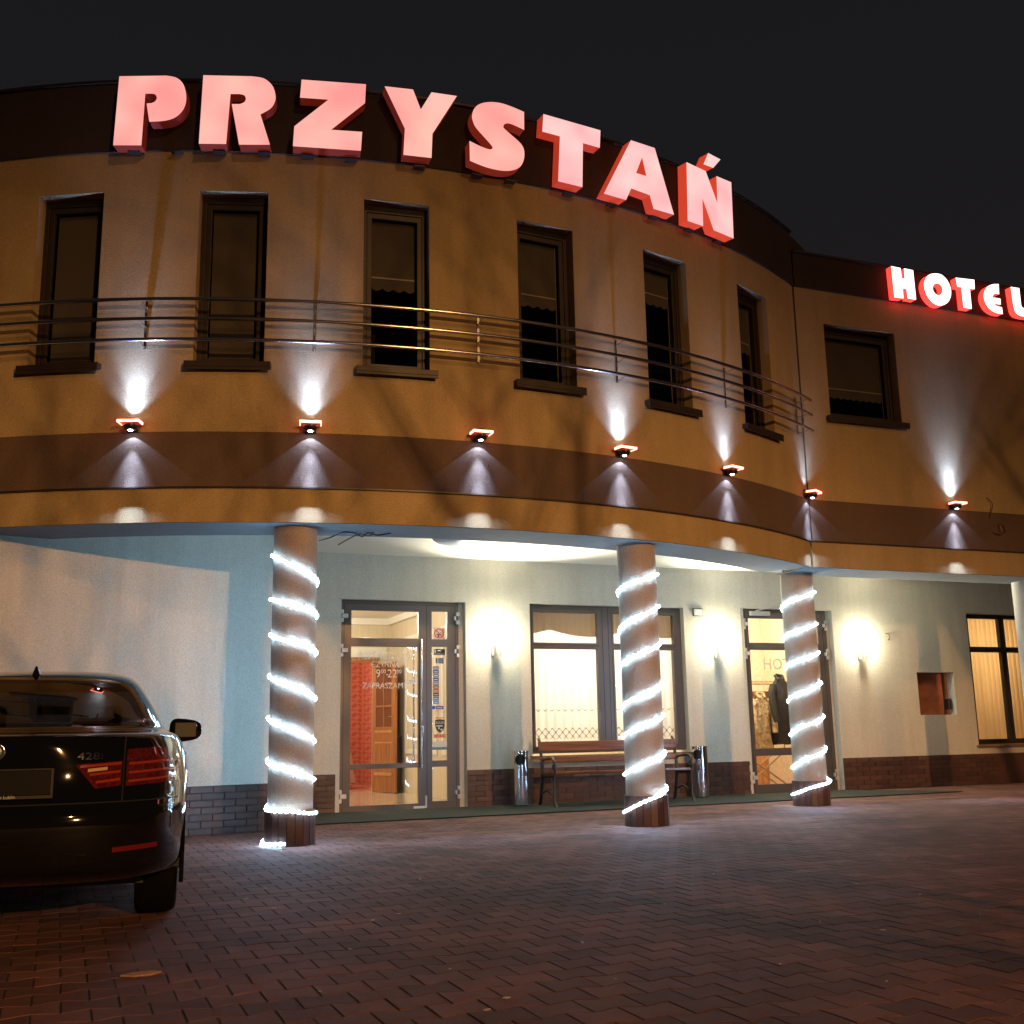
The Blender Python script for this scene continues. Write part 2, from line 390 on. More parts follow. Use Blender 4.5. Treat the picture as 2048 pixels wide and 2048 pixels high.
# ------------------------------------------------------------------ the building
bld = empty('hotel_building', fB(2.0, -2.0, 0)); bld.location = (0, 0, 0)
tag(bld, 'two storey ochre hotel with a curved upper floor resting on round columns', 'building')
WINC = [-105.0, -94.86, -84.68, -74.50, -64.21, -53.97, -43.70]
HW = 2.11
ZW0, ZW1 = 4.645, 6.51
A0 = -128.0
holes = [(a-HW, a+HW, ZW0, ZW1) for a in WINC]
w = MB(); w.slab(A0, KINK, 3.95, 6.95, holes, -0.30, 0.0, fA, 1.3)
w.build('upper_wall', M['ochre'], bld)
HWIN = (4.675, 5.885, 5.12, 6.465)
w = MB(); w.slab(SK, 12.5, 3.95, 6.95, [HWIN], -0.30, 0.0, fH, 2.0)
w.build('upper_wall', M['ochre'], bld)
w = MB(); w.slab(A0, KINK, 3.40, 3.95, [], -0.30, 0.012, fA, 1.3); w.slab(SK-0.003, 12.5, 3.40, 3.95, [], -0.30, 0.012, fH, 3)
w.build('brown_band', M['brown_band'], bld)
w = MB(); w.slab(A0, KINK, 3.387, 3.40, [], -0.30, 0.020, fA, 1.3); w.slab(SK-0.006, 12.5, 3.387, 3.40, [], -0.30, 0.020, fH, 3)
w.build('drip_edge', M['drip'], bld)
w = MB(); w.slab(A0, KINK, 3.052, 3.387, [], -0.66, -0.014, fA, 1.3); w.build('canopy_fascia', M['ochre'], bld)
w = MB(); w.slab(SK, 12.5, 3.052, 3.387, [], -0.66, -0.014, fH, 3); w.build('canopy_fascia', M['ochre'], bld)
w = MB(); w.slab(A0, KINK-0.2, 3.046, 3.052, [], -0.70, -0.016, fA, 1.3, back=True); w.slab(SK-0.1, 12.5, 3.047, 3.052, [], -0.70, -0.016, fH, 3)
w.build('beam_soffit', M['soffit'], bld)
w = MB(); w.slab(A0, KINK, 3.053, 3.50, [], -0.70, -0.661, fA, 1.3); w.slab(SK, 12.5, 3.053, 3.50, [], -0.70, -0.661, fH, 3)
w.build('beam_inner_face', M['soffit'], bld)
w = MB(); w.slab(A0, KINK+0.0, 6.95, 7.73, [], -0.30, 0.02, fA, 1.3); w.build('frieze', M['frieze'], bld)
w = MB(); w.slab(SK, 12.5, 6.95, 7.45, [], -0.30, 0.02, fH, 3); w.build('frieze', M['frieze'], bld)
w = MB(); w.slab(KINK, -20, 7.46, 7.72, [], -0.30, 0.0, fA, 1.3); w.build('parapet', M['frieze'], bld)
w = MB(); w.slab(A0, KINK, 7.73, 7.755, [], -0.34, 0.05, fA, 1.3); w.build('parapet_cap', M['drip'], bld)
w = MB(); w.slab(SK, 12.5, 7.45, 7.475, [], -0.34, 0.05, fH, 3); w.build('parapet_cap', M['drip'], bld)
# slab between storeys (its underside is the porch ceiling), flat roof, near-black backing added to stand for the unlit upper rooms
def sheet(name, m, z0, z1):
    arc = [fA(a, -0.31, 0)[:2] for a in range(-128, -36, 3)]+[fA(KINK, -0.31, 0)[:2]]
    poly = arc+[fH(12.5, -0.31, 0)[:2], (13.0, 26.0), (-12.0, 26.0)]
    b = MB(); b.prism(lambda u, d, v: (u, v, d), [poly], z0, z1); return b.build(name, m, bld)
sheet('porch_ceiling', M['ceiling'], 3.48, 3.60); sheet('roof', M['room_grey'], 7.0, 7.1)
w = MB(); w.slab(A0, KINK, 3.61, 6.99, [], -1.45, -1.4, fA, 3); w.slab(SK-0.5, 12.5, 3.61, 6.99, [], -1.45, -1.4, fH, 3); w.build('dark_backing', M['dark_room'], bld)

def upper_window(f, hw, z0, z1, drop, wide=False):
    fd0, fd1 = -0.20, -0.14
    b = MB(); b.slab(-hw, hw, z0, z1, [(-hw+0.052, hw-0.052, z0+0.062, z1-0.075)], fd0, fd1, f)
    b.slab(-hw+0.052, hw-0.052, z0+0.062, z1-0.075, [(-hw+0.105, hw-0.105, z0+0.115, z1-0.135)], fd0+0.005, fd1-0.012, f)
    win = b.build('window', M['frame_dark'], bld, bevel=0.004)
    part('pane', M['glass_up'], win, f, ((-hw+0.10, -0.178, z0+0.11), (hw-0.10, -0.172, z1-0.13)))
    b = MB(); b.box(f, (-hw-0.075, -0.16, z0-0.045), (hw+0.075, 0.075, z0+0.012)); b.box(f, (-hw-0.075, 0.060, z0-0.075), (hw+0.075, 0.0748, z0-0.045))
    b.build('sill', M['frame_dark'], win, bevel=0.003)
    if drop > 0:
        zb = z1-0.12-drop*(z1-z0-0.24); N = 40; x0, x1 = -hw+0.11, hw-0.11
        lo = []
        for k in range(N+1):
            x = x0+(x1-x0)*k/N; sc_ = abs(math.sin(math.pi*(x-x0)/((x1-x0)/ (4 if not wide else 9))))
            lo.append((x, zb-(0.03*sc_ if drop < 0.95 else 0)))
        b = MB(); b.prism(f, [[(x1, z1-0.13), (x0, z1-0.13)]+lo], -0.235, -0.232); bl = b.build('blind', M['blind'], win)
        if drop < 0.95: part('blind_bar', M['blind_bar'], win, f, ((x0, -0.230, zb+0.105), (x1, -0.224, zb+0.122)))
    part('blind_track', M['blind_bar'], win, f, ((hw-0.118, -0.226, z0+0.12), (hw-0.112, -0.220, z1-0.14)))
    return win
for a, drop in zip(WINC, (1.0, 1.0, 1.0, 0.47, 0.46, 0.25, 0.38)):
    upper_window(fT(a), math.radians(HW)*RR-0.001, ZW0, ZW1, drop)
hm = (HWIN[0]+HWIN[1])/2
upper_window(lambda u, d, z: fH(hm+u, d, z), (HWIN[1]-HWIN[0])/2-0.001, HWIN[2], HWIN[3], 0.76, True)

# ground floor walls
DOOR1 = (-2.60, -0.75, -0.05, 2.85); WIN1 = (0.25, 2.845, 0.66, 2.86); DOOR2 = (3.89, 5.665, -0.05, 2.885)
NICHE = (7.335, 8.13, 1.168, 1.88); WIN2 = (8.54, 10.3, 0.64, 2.905)
w = MB(); w.slab(-5.5, 13.5, 0.0, 3.49, [DOOR1, WIN1, DOOR2, NICHE, WIN2], -0.28, 0.0, fB); w.build('ground_floor_wall', M['cream'], bld)
w = MB(); w.slab(-8.0, 0.30, 0.0, 3.49, [], -0.25, 0.0, fL); w.build('side_wall', M['cream'], bld)
p0 = fL(0.30, 0, 0); rx, ry = -0.548, 0.8365
fR = lambda s, d, z: (p0[0]+rx*s+d*0.8365, p0[1]+ry*s+d*0.548, z)
w = MB(); w.slab(0.0, 2.5, 0.0, 3.49, [], -0.2, 0.0, fR); w.build('side_wall_return', M['cream'], bld)
# clinker plinths, brick by brick
bm_ = MB(); bm_.box(I, (-0.121, -0.012, -0.0305), (0.121, 0.006, 0.0305)); bmesh_ = bm_.mesh('brick'); bmesh_.materials.append(M['brick'])
def plinth(f, th, runs, name, lim=300):
    pl = MB()
    for a, b in runs: pl.slab(a, b, 0.0, 0.505, [], 0.0005, 0.006, f)
    po = pl.build(name, M['mortar'], bld); cnt = 0
    L, Hh = 0.25, 0.0718
    for a, b in runs:
        for r in range(7):
            z = 0.036+r*Hh; x = a-(L/2 if r % 2 else 0)
            while x < b-0.02:
                x0, x1 = max(a, x+0.004), min(b, x+L-0.004); x += L
                if x1-x0 < 0.05: continue
                o = bpy.data.objects.new('brick', bmesh_); COL.objects.link(o); o.parent = po; cnt += 1
                o.location = f((x0+x1)/2, 0.012+random.uniform(-0.0015, 0.0015), z); o.rotation_euler = (0, 0, th); o.scale = ((x1-x0)/0.242, 1, 1)
    return cnt
plinth(fB, thB, [(-2.98, -2.61), (-0.745, 3.885), (5.67, 8.9)], 'plinth')
plinth(fL, thL, [(-1.6, 0.30)], 'plinth')
plc = MB(); plc.slab(-8, -1.6, 0, 0.505, [], 0.0005, 0.015, fL); plc.build('plinth', M['brick'], bld)
plc = MB(); plc.slab(8.9, 13.5, 0, 0.505, [], 0.0005, 0.015, fB); plc.build('plinth', M['brick'], bld)

# ---- glazed doors
M['letter_white'] = mat('white_foil_lettering', (0.85, 0.82, 0.74), 0.5)
def hinge(f, s, z, parent, flip=1):
    b = MB(); b.box(f, (s-0.028*1, -0.075, z+0.032), (s+0.028, -0.035, z+0.085)); b.box(f, (s-0.028, -0.075, z-0.085), (s+0.028, -0.035, z-0.032))
    b.box(f, (s-0.015+flip*0.02, -0.078, z-0.028), (s+0.015+flip*0.075, -0.033, z+0.028)); b.build('hinge', M['hinge'], parent, bevel=0.004)
dB = lambda s, d, z: fB(s, d, z)
panes1 = [(-2.39, -1.425, 2.325, 2.705), (-2.39, -1.425, 0.625, 2.21), (-2.39, -1.425, 0.08, 0.56), (-1.23, -1.0, 2.32, 2.715), (-1.23, -1.0, 0.645, 2.215), (-1.23, -1.0, 0.10, 0.56)]
b = MB(); b.slab(-2.545, -0.83, 0.0, 2.848, panes1, -0.14, -0.075, fB); door1 = b.build('restaurant_door', M['alu'], bld, bevel=0.003)
part('door_jamb', M['cream'], bld, fB, ((-2.6, -0.14, 0.0), (-2.546, -0.015, 2.849)))
part('door_jamb', M['cream'], bld, fB, ((-0.829, -0.27, 0.0), (-0.75, -0.11, 2.849)))
part('door_jamb', M['cream'], bld, fB, ((3.89, -0.15, 0.0), (3.954, -0.02, 2.884)))
part('door_jamb', M['cream'], bld, fB, ((5.601, -0.27, 0.0), (5.665, -0.12, 2.884)))
part('door_seam', M['seam'], door1, fB, ((-1.312, -0.08, 0.01), (-1.304, -0.0735, 2.80)), ((-2.495, -0.08, 0.02), (-2.489, -0.0735, 2.80)), ((-0.882, -0.08, 0.02), (-0.876, -0.0735, 2.80)), ((-2.495, -0.08, 2.795), (-0.876, -0.0735, 2.80)))
for q in panes1: part('pane', M['glass'], door1, fB, ((q[0]-0.01, -0.110, q[2]-0.01), (q[1]+0.01, -0.104, q[3]+0.01)))
for z in (2.62, 2.15, 0.21):
    hinge(fB, -2.535, z, door1, 1); hinge(fB, -0.845, z, door1, -1)
h = MB(); h.tube([fB(-1.40, -0.015, 0.55), fB(-1.40, -0.015, 2.31)], 0.015, 10)
for z in (0.83, 1.72): h.tube([fB(-1.40, -0.015, z), fB(-1.36, -0.075, z)], 0.010, 8)
h.build('pull_handle', M['steel'], door1, 40)
h = MB(); h.tube([fB(-1.47, -0.17, 0.65), fB(-1.47, -0.17, 2.25)], 0.015, 10); h.build('inner_pull_handle', M['steel'], door1, 40)
part('lock_plate', M['hinge'], door1, fB, ((-1.385, -0.075, 1.03), (-1.352, -0.068, 1.12)), bevel=0.004); part('keyhole', M['black'], door1, fB, ((-1.374, -0.069, 1.055), (-1.364, -0.0665, 1.085)))
part('floor_bolt', M['hinge'], door1, fB, ((-1.335, -0.075, 0.02), (-1.312, -0.060, 0.18)), ((-1.50, -0.075, 0.015), (-1.336, -0.060, 0.045)))
part('handle_plate', M['hinge'], door1, fB, ((-1.60, -0.103, 1.70), (-1.45, -0.101, 1.745)))
def pane_text(body, s, z, size, xs=1.0): text_mesh('lettering', body, size, M['letter_white'], door1, lambda u, d, v: fB(s+u, d, z+v), -0.101, xs=xs)
pane_text('RESTAURACJA', -1.90, 2.035, 0.155, 0.78); pane_text('CZYNNA', -1.90, 1.925, 0.115, 0.85)
pane_text('9', -2.00, 1.785, 0.165, 0.85); pane_text('00', -1.925, 1.84, 0.085, 0.85); pane_text('-', -1.872, 1.79, 0.15, 0.8); pane_text('22', -1.80, 1.785, 0.165, 0.85); pane_text('00', -1.70, 1.84, 0.085, 0.85)
pane_text('ZAPRASZAMY', -1.90, 1.635, 0.115, 0.90)
# stickers on the narrow leaf
def sticker(name, s0, s1, z0, z1, m, parent=None): return part(name, m, parent or door1, fB, ((s0, -0.1035, z0), (s1, -0.1015, z1)))
SM = {k: mat('sticker_'+k, c, 0.5) for k, c in dict(black=(0.03, 0.03, 0.03), blue=(0.03, 0.06, 0.30), violet=(0.16, 0.17, 0.33), orange=(0.75, 0.16, 0.05), teal=(0.05, 0.25, 0.30), pink=(0.72, 0.48, 0.38), red=(0.45, 0.03, 0.02), brown=(0.18, 0.07, 0.04), paper=(0.80, 0.80, 0.76), sky=(0.12, 0.28, 0.55)).items()}
st = sticker('no_smoking_sticker', -1.195, -1.035, 2.325, 2.485, SM['pink'])
def ring(f, r0, r1, d0, d1, n=28): 
    o = [(r1*math.cos(2*math.pi*k/n), r1*math.sin(2*math.pi*k/n)) for k in range(n)]; i_ = [(r0*math.cos(2*math.pi*k/n), r0*math.sin(2*math.pi*k/n)) for k in range(n)]
    b = MB(); b.prism(f, [o, i_], d0, d1); return b
fs_ = lambda u, d, v: fB(-1.115+u, d, 2.405+v)
ring(fs_, 0.057, 0.070, -0.1014, -0.1005).build('prohibition_ring', SM['red'], door1)
q = math.sqrt(0.5)
fd_ = lambda u, d, v: fs_(u*q+v*q, d, -u*q+v*q)
part('prohibition_bar', SM['red'], door1, fd_, ((-0.06, -0.1012, -0.007), (0.06, -0.1004, 0.007)))
part('cigarette_symbol', SM['black'], door1, fs_, ((-0.035, -0.1014, -0.022), (0.02, -0.1009, -0.008)), ((0.026, -0.1014, -0.02), (0.034, -0.1009, 0.02)), ((-0.022, -0.1014, -0.050), (0.006, -0.1009, -0.024)))
sticker('notice_sticker', -1.19, -1.025, 2.10, 2.185, SM['black']); part('notice_print', SM['paper'], door1, fB, ((-1.135, -0.1012, 2.155), (-1.09, -0.1008, 2.17)), ((-1.18, -0.1012, 2.13), (-1.165, -0.1008, 2.175)), ((-1.18, -0.1012, 2.112), (-1.035, -0.1008, 2.116)))
sticker('info_sticker', -1.13, -1.05, 1.98, 2.06, SM['violet']); sticker('bulb_sticker', -1.165, -1.14, 1.985, 2.06, SM['black'])
for k, c in enumerate(('violet', 'blue', 'violet', 'blue', 'violet', 'brown', 'red', 'black', 'violet', 'sky')):
    sticker('card_sticker', -1.205, -1.12, 1.895-k*0.053, 1.943-k*0.053, SM[c])
    part('card_print', SM['paper'], door1, fB, ((-1.19, -0.1012, 1.912-k*0.053), (-1.135, -0.1008, 1.922-k*0.053)))
sticker('blue_sticker', -1.165, -1.055, 1.345, 1.39, SM['blue']); sticker('blue_sticker', -1.22, -1.175, 1.345, 1.39, SM['blue'])
part('blue_print', SM['paper'], door1, fB, ((-1.15, -0.1012, 1.36), (-1.07, -0.1008, 1.372)))
part('orange_line', SM['orange'], door1, fB, ((-1.185, -0.1035, 1.22), (-1.04, -0.1015, 1.232)), ((-1.18, -0.1035, 1.26), (-1.174, -0.1015, 1.325)), ((-1.18, -0.1035, 1.32), (-1.12, -0.1015, 1.326)), ((-1.125, -0.1035, 1.26), (-1.119, -0.1015, 1.325)), ((-1.09, -0.1035, 1.305), (-1.02, -0.1015, 1.31)))
shield = [(-0.07, 0.085), (0.0, 0.092), (0.07, 0.085), (0.068, 0.0), (0.05, -0.055), (0.0, -0.095), (-0.05, -0.055), (-0.068, 0.0)]
b = MB(); b.prism(lambda u, d, v: fB(-1.108+u, d, 1.115+v), [shield], -0.1035, -0.1015); b.build('shield_sticker', SM['black'], door1)
text_mesh('shield_lettering', 'SOLID', 0.044, SM['paper'], door1, lambda u, d, v: fB(-1.108+u, d, 1.145+v), -0.1005)
part('shield_print', SM['paper'], door1, fB, ((-1.16, -0.1013, 1.108), (-1.07, -0.1008, 1.122)), ((-1.13, -0.1013, 1.07), (-1.115, -0.1008, 1.10)), ((-1.10, -0.1013, 1.055), (-1.07, -0.1008, 1.075)))
sticker('phone_sticker', -1.20, -1.02, 0.955, 1.0, SM['orange']); text_mesh('phone_lettering', '81 444 11 70', 0.034, SM['paper'], door1, lambda u, d, v: fB(-1.11+u, d, 0.966+v), -0.1008)
sticker('paper_sticker', -1.22, -1.005, 0.79, 0.90, SM['paper']); sticker('teal_sticker', -1.22, -1.005, 0.79, 0.825, SM['teal'])

panes2 = [(4.085, 5.42, 2.345, 2.735), (4.085, 5.42, 0.69, 2.23), (4.085, 5.42, 0.14, 0.575)]
b = MB(); b.slab(3.955, 5.60, 0.0, 2.883, panes2, -0.15, -0.085, fB); door2 = b.build('hotel_door', M['alu'], bld, bevel=0.003)
part('door_seam', M['seam'], door2, fB, ((4.022, -0.09, 0.02), (4.028, -0.0835, 2.84)), ((5.52, -0.09, 0.02), (5.526, -0.0835, 2.84)), ((4.022, -0.09, 2.835), (5.526, -0.0835, 2.84)))
for q in panes2: part('pane', M['glass'], door2, fB, ((q[0]-0.01, -0.122, q[2]-0.01), (q[1]+0.01, -0.116, q[3]+0.01)))
for z in (2.64, 2.17, 0.25):
    hinge(fB, 3.975, z, door2, 1); hinge(fB, 5.58, z, door2, -1)
part('door_closer', M['hinge'], door2, fB, ((4.11, -0.084, 2.775), (4.48, -0.03, 2.845)), bevel=0.005)
h = MB(); h.tube([fB(4.2, -0.03, 2.85), fB(4.45, 0.02, 2.90), fB(4.85, -0.05, 2.87)], 0.010, 8); h.build('closer_arm', M['hinge'], door2)
text_mesh('lettering', 'HOTEL', 0.26, mat('frosted_foil', (0.75, 0.66, 0.5), 0.6), door2, lambda u, d, v: fB(4.72+u, d, 1.92+v), -0.1155, xs=0.95)

# ---- ground floor windows
def sash_window(f, x0, x1, z0, z1, panes, m, name):
    b = MB(); b.slab(x0, x1, z0, z1, panes, -0.16, -0.10, f)
    for q in panes: b.slab(q[0]-0.035, q[1]+0.035, q[2]-0.035, q[3]+0.035, [q], -0.1, -0.088, f)
    o = b.build(name, m, bld, bevel=0.004)
    for q in panes: part('pane', M['glass'], o, f, ((q[0]-0.008, -0.134, q[2]-0.008), (q[1]+0.008, -0.128, q[3]+0.008)))
    return o
pw = [(0.345, 1.39, 2.30, 2.745), (0.345, 1.38, 0.80, 2.205), (1.665, 2.70, 2.30, 2.745), (1.665, 2.685, 0.80, 2.205)]
win1 = sash_window(fB, 0.252, 2.843, 0.70, 2.858, pw, M['alu'], 'curtained_window')
part('mullion_bead', M['seam'], win1, fB, ((1.475, -0.1, 0.75), (1.480, -0.0965, 2.84)), ((1.575, -0.1, 0.75), (1.580, -0.0965, 2.84)))
M['sill_wood'] = mat('brown_stone_sill', (0.20, 0.12, 0.07), 0.3, var=0.15, vscale=12)
b = MB(); b.box(fB, (0.20, -0.12, 0.63), (2.89, 0.075, 0.672)); b.build('window_sill', M['sill_wood'], bld, bevel=0.004)
pw2 = [(8.655, 9.36, 2.335, 2.83), (8.655, 9.36, 0.745, 2.24), (9.49, 10.18, 2.335, 2.83), (9.49, 10.18, 0.745, 2.24)]
win2 = sash_window(fB, 8.545, 10.295, 0.66, 2.903, pw2, M['frame_dark'], 'window_with_blinds')
b = MB(); b.box(fB, (8.49, -0.12, 0.612), (10.35, 0.07, 0.652)); b.build('window_sill', M['sill_wood'], bld, bevel=0.004)
# recessed copper-coloured hatch
M['copper_glass'] = mat('copper_tinted_glass', (0.52, 0.17, 0.075), 0.22, metal=0.25, var=0.35, vscale=4, bump=0.12, bscale=6, bdist=0.02)  # cloudy red reflection painted into the glass colour as noise
ni = part('wall_hatch', M['copper_glass'], bld, fB, ((7.336, -0.20, 1.169), (8.129, -0.17, 1.879)))
part('hatch_frame', M['frame_dark'], ni, fB, ((7.336, -0.169, 1.169), (7.356, -0.155, 1.879)), ((8.02, -0.169, 1.169), (8.06, -0.15, 1.879)))
part('hatch_handle', M['black'], ni, fB, ((8.02, -0.15, 1.26), (8.09, -0.06, 1.44)), bevel=0.012)
part('hatch_back', M['white'], ni, fB, ((7.33, -0.279, 1.16), (8.135, -0.21, 1.89)))

# ------------------------------------------------------------------ rooms behind the glass
M['wallpaper'] = mat('striped_cream_wallpaper', (0.66, 0.56, 0.40), 0.7, var=0.10, vscale=1.0, vvec=(26, 26, 0.3))
M['trim'] = mat('white_trim', (0.80, 0.76, 0.66), 0.5)
def tile_floor():
    m, nt, b = nmat('cream_floor_with_inlay'); b.inputs['Roughness'].default_value = 0.12
    tc = nt.nodes.new('ShaderNodeTexCoord'); mp = nt.nodes.new('ShaderNodeMapping'); mp.inputs['Location'].default_value = (2.25, -14.2, 0)
    wv = nt.nodes.new('ShaderNodeTexWave'); wv.wave_type = 'RINGS'; wv.rings_direction = 'Z'; wv.inputs['Scale'].default_value = 0.55; wv.inputs['Distortion'].default_value = 2.0; wv.inputs['Detail Scale'].default_value = 0.6
    nt.links.new(tc.outputs['Object'], mp.inputs['Vector']); nt.links.new(mp.outputs['Vector'], wv.inputs['Vector'])
    r = ramp(nt, wv.outputs['Fac'], (0.30, 0.17, 0.09), (0.72, 0.60, 0.43), 0.08, 0.14); nt.links.new(r.outputs['Color'], b.inputs['Base Color'])
    return m
M['floor_in'] = tile_floor()
def damask():
    m, nt, b = nmat('red_damask_wallpaper'); b.inputs['Roughness'].default_value = 0.6
    tc = nt.nodes.new('ShaderNodeTexCoord'); mp = nt.nodes.new('ShaderNodeMapping'); mp.inputs['Rotation'].default_value = (0, 0, -thB); mp.inputs['Scale'].default_value = (10, 0.0, 6.5)
    g_ = nt.nodes.new('ShaderNodeTexMagic'); g_.turbulence_depth = 3; g_.inputs['Scale'].default_value = 1.0; g_.inputs['Distortion'].default_value = 1.4
    nt.links.new(tc.outputs['Object'], mp.inputs['Vector']); nt.links.new(mp.outputs['Vector'], g_.inputs['Vector'])
    r = ramp(nt, g_.outputs['Fac'], (0.42, 0.085, 0.048), (0.60, 0.19, 0.115), 0.38, 0.58); nt.links.new(r.outputs['Color'], b.inputs['Base Color'])
    return m
M['damask'] = damask()
def room(name, s0, s1, d0, d1, zc, mw, mf, mc, openings=()):
    # d0 = far end, d1 = near end (behind the front wall)
    w = MB(); w.slab(s0, s1, 0.0, zc, list(openings), d0-0.10, d0, fB); w.build(name+'_back_wall', mw, bld)
    part(name+'_side_wall', mw, bld, fB, ((s1, d0, 0.0), (s1+0.08, d1, zc))); part(name+'_side_wall', mw, bld, fB, ((s0-0.08, d0, 0.0), (s0, d1, zc)))
    part(name+'_floor', mf, bld, fB, ((s0, d0-0.1, -0.04), (s1, d1+0.28, 0.004))); part(name+'_ceiling', mc, bld, fB, ((s0, d0, zc), (s1, d1, zc+0.05)))
room('vestibule', -3.2, -0.36, -5.2, -0.285, 3.14, M['wallpaper'], M['floor_in'], M['trim'], [(-1.72, -0.70, -0.01, 2.33)])
part('cornice', M['trim'], bld, fB, ((-3.2, -5.199, 3.02), (-0.44, -5.10, 3.139)), ((-0.46, -5.09, 3.02), (-0.361, -0.29, 3.139)), ((-3.199, -5.09, 3.02), (-3.10, -0.29, 3.139)))
part('wall_moulding', M['trim'], bld, fB, ((-0.385, -4.25, 0.68), (-0.361, -4.17, 2.72)), ((-0.385, -2.55, 0.68), (-0.361, -2.47, 2.72)), ((-0.385, -4.17, 2.64), (-0.361, -2.55, 2.72)), ((-0.385, -4.17, 0.68), (-0.361, -2.55, 0.76)),
     ((-0.385, -2.2, 0.68), (-0.361, -2.12, 2.72)), ((-0.385, -0.7, 0.68), (-0.361, -0.62, 2.72)), ((-0.385, -2.12, 0.68), (-0.361, -0.7, 0.76)), ((-0.385, -2.12, 2.64), (-0.361, -0.7, 2.72)))
part('doorway_trim', M['door_wood'], bld, fB, ((-1.80, -5.199, 0.005), (-1.72, -5.15, 2.41)), ((-1.72, -5.199, 2.33), (-0.62, -5.15, 2.41)), ((-0.70, -5.199, 0.005), (-0.62, -5.15, 2.33)))
part('lintel_panel', M['trim'], bld, fB, ((-1.9, -5.199, 2.42), (-0.46, -5.17, 2.60)))
part('dark_box', M['black'], bld, fB, ((-0.56, -5.08, 0.005), (-0.40, -4.42, 0.98)))  # plain dark box filling the strip beside the oak leaf
# red dining room beyond
w = MB(); w.slab(-4.0, 1.0, 0, 3.1, [], -8.1, -8.0, fB); w.build('dining_room_wall', M['damask'], bld)
part('dining_room_side_wall', M['damask'], bld, fB, ((-0.2, -8.0, 0), (-0.1, -5.31, 3.1))); part('dining_room_side_wall', M['damask'], bld, fB, ((-4.1, -8.0, 0), (-4.0, -5.31, 3.1)))
part('dining_room_floor', mat('dining_floor', (0.55, 0.30, 0.20), 0.25, var=0.1), bld, fB, ((-4.0, -8.0, -0.04), (-0.2, -5.3, 0.003))); part('dining_room_ceiling', M['trim'], bld, fB, ((-4, -8, 3.1), (-0.2, -5.3, 3.15)))
part('damask_frame', M['trim'], bld, fB, ((-2.25, -7.999, 0.95), (-2.19, -7.97, 2.45)), ((-1.32, -7.999, 0.95), (-1.26, -7.97, 2.45)), ((-2.19, -7.999, 2.39), (-1.32, -7.97, 2.45)), ((-2.19, -7.999, 0.95), (-1.32, -7.97, 1.01)))
# oak leaf standing open
lx0, ly0 = fB(-0.72, -5.14, 0)[:2]; lx1, ly1 = fB(-0.53, -4.27, 0)[:2]
ll = math.hypot(lx1-lx0, ly1-ly0); ux, uy = (lx1-lx0)/ll, (ly1-ly0)/ll
fD = lambda s, d, z: (lx0+ux*s+uy*d, ly0+uy*s-ux*d, z)
ph = [(0.14+i*0.315, 0.14+i*0.315+0.285, 1.15+k*0.38, 1.15+k*0.38+0.35) for i in range(2) for k in range(3)]
b = MB(); b.slab(0, ll, 0.01, 2.28, ph, -0.02, 0.02, fD); leaf = b.build('oak_door_leaf', M['door_wood'], bld, bevel=0.004)
for q_ in ph: part('pane', mat('amber_pane', (0.14, 0.06, 0.03), 0.15) if 'amber' not in M else M['amber'], leaf, fD, ((q_[0]-.005, -0.006, q_[2]-.005), (q_[1]+.005, 0.006, q_[3]+.005)))
for sgn in (1, -1):
    part('panel_moulding', wood('light_oak', (0.55, 0.30, 0.13)), leaf, fD, ((0.13, sgn*0.021, 1.05), (ll-0.13, sgn*0.032, 1.09)), ((0.13, sgn*0.021, 0.86), (ll-0.13, sgn*0.03, 0.885)), ((0.13, sgn*0.021, 0.30), (ll-0.13, sgn*0.036, 0.35)))
h = MB(); h.tube([fD(ll-0.07, 0.02, 1.32), fD(ll-0.07, 0.065, 1.32), fD(ll-0.18, 0.07, 1.32)], 0.010, 8); h.tube([fD(ll-0.07, -0.02, 1.32), fD(ll-0.07, -0.065, 1.32), fD(ll-0.18, -0.07, 1.32)], 0.010, 8); h.build('brass_handle', mat('brass', (0.7, 0.45, 0.15), 0.2, metal=1), leaf, 40)
room('curtain_room', -0.05, 3.15, -3.2, -0.285, 3.14, M['wallpaper'], M['floor_in'], M['trim'])
M['warm_wall'] = mat('warm_cream_wall', (0.78, 0.69, 0.53), 0.7, var=0.12, vscale=14)
M['floor_wood'] = wood('orange_floor', (0.48, 0.20, 0.07), 0.25, (3, 14, 1))
room('hotel_hall', 3.45, 6.05, -2.6, -0.285, 3.14, M['warm_wall'], M['floor_wood'], M['trim'])
part('wall_panel', wood('panel_oak', (0.55, 0.26, 0.10), 0.35, (25, 25, 2)), bld, fB, ((3.451, -2.599, 0.005), (6.049, -2.57, 1.30)))
room('blind_room', 8.3, 11.0, -2.6, -0.285, 3.14, mat('brown_wall', (0.16, 0.09, 0.045), 0.8), M['floor_wood'], M['trim'])
light('vestibule_light', 'POINT', fB(-1.9, -0.9, 2.95), 80, (1.0, 0.92, 0.76), radius=0.10)
light('vestibule_light', 'POINT', fB(-2.6, -3.6, 2.93), 115, (1.0, 0.92, 0.76), radius=0.10)
light('dining_light', 'POINT', fB(-2.2, -6.5, 2.9), 120, (1.0, 0.88, 0.70), radius=0.12)
light('curtain_room_light', 'POINT', fB(0.9, -1.3, 2.2), 92, (1.0, 0.93, 0.78), radius=0.15)
light('curtain_room_light', 'POINT', fB(2.2, -1.3, 2.2), 92, (1.0, 0.93, 0.78), radius=0.15)
light('hotel_hall_light', 'POINT', fB(4.6, -0.9, 2.98), 210, (1.0, 0.88, 0.64), radius=0.10)
light('blind_room_light', 'POINT', fB(9.5, -1.3, 2.3), 120, (1.0, 0.76, 0.42), radius=0.15)

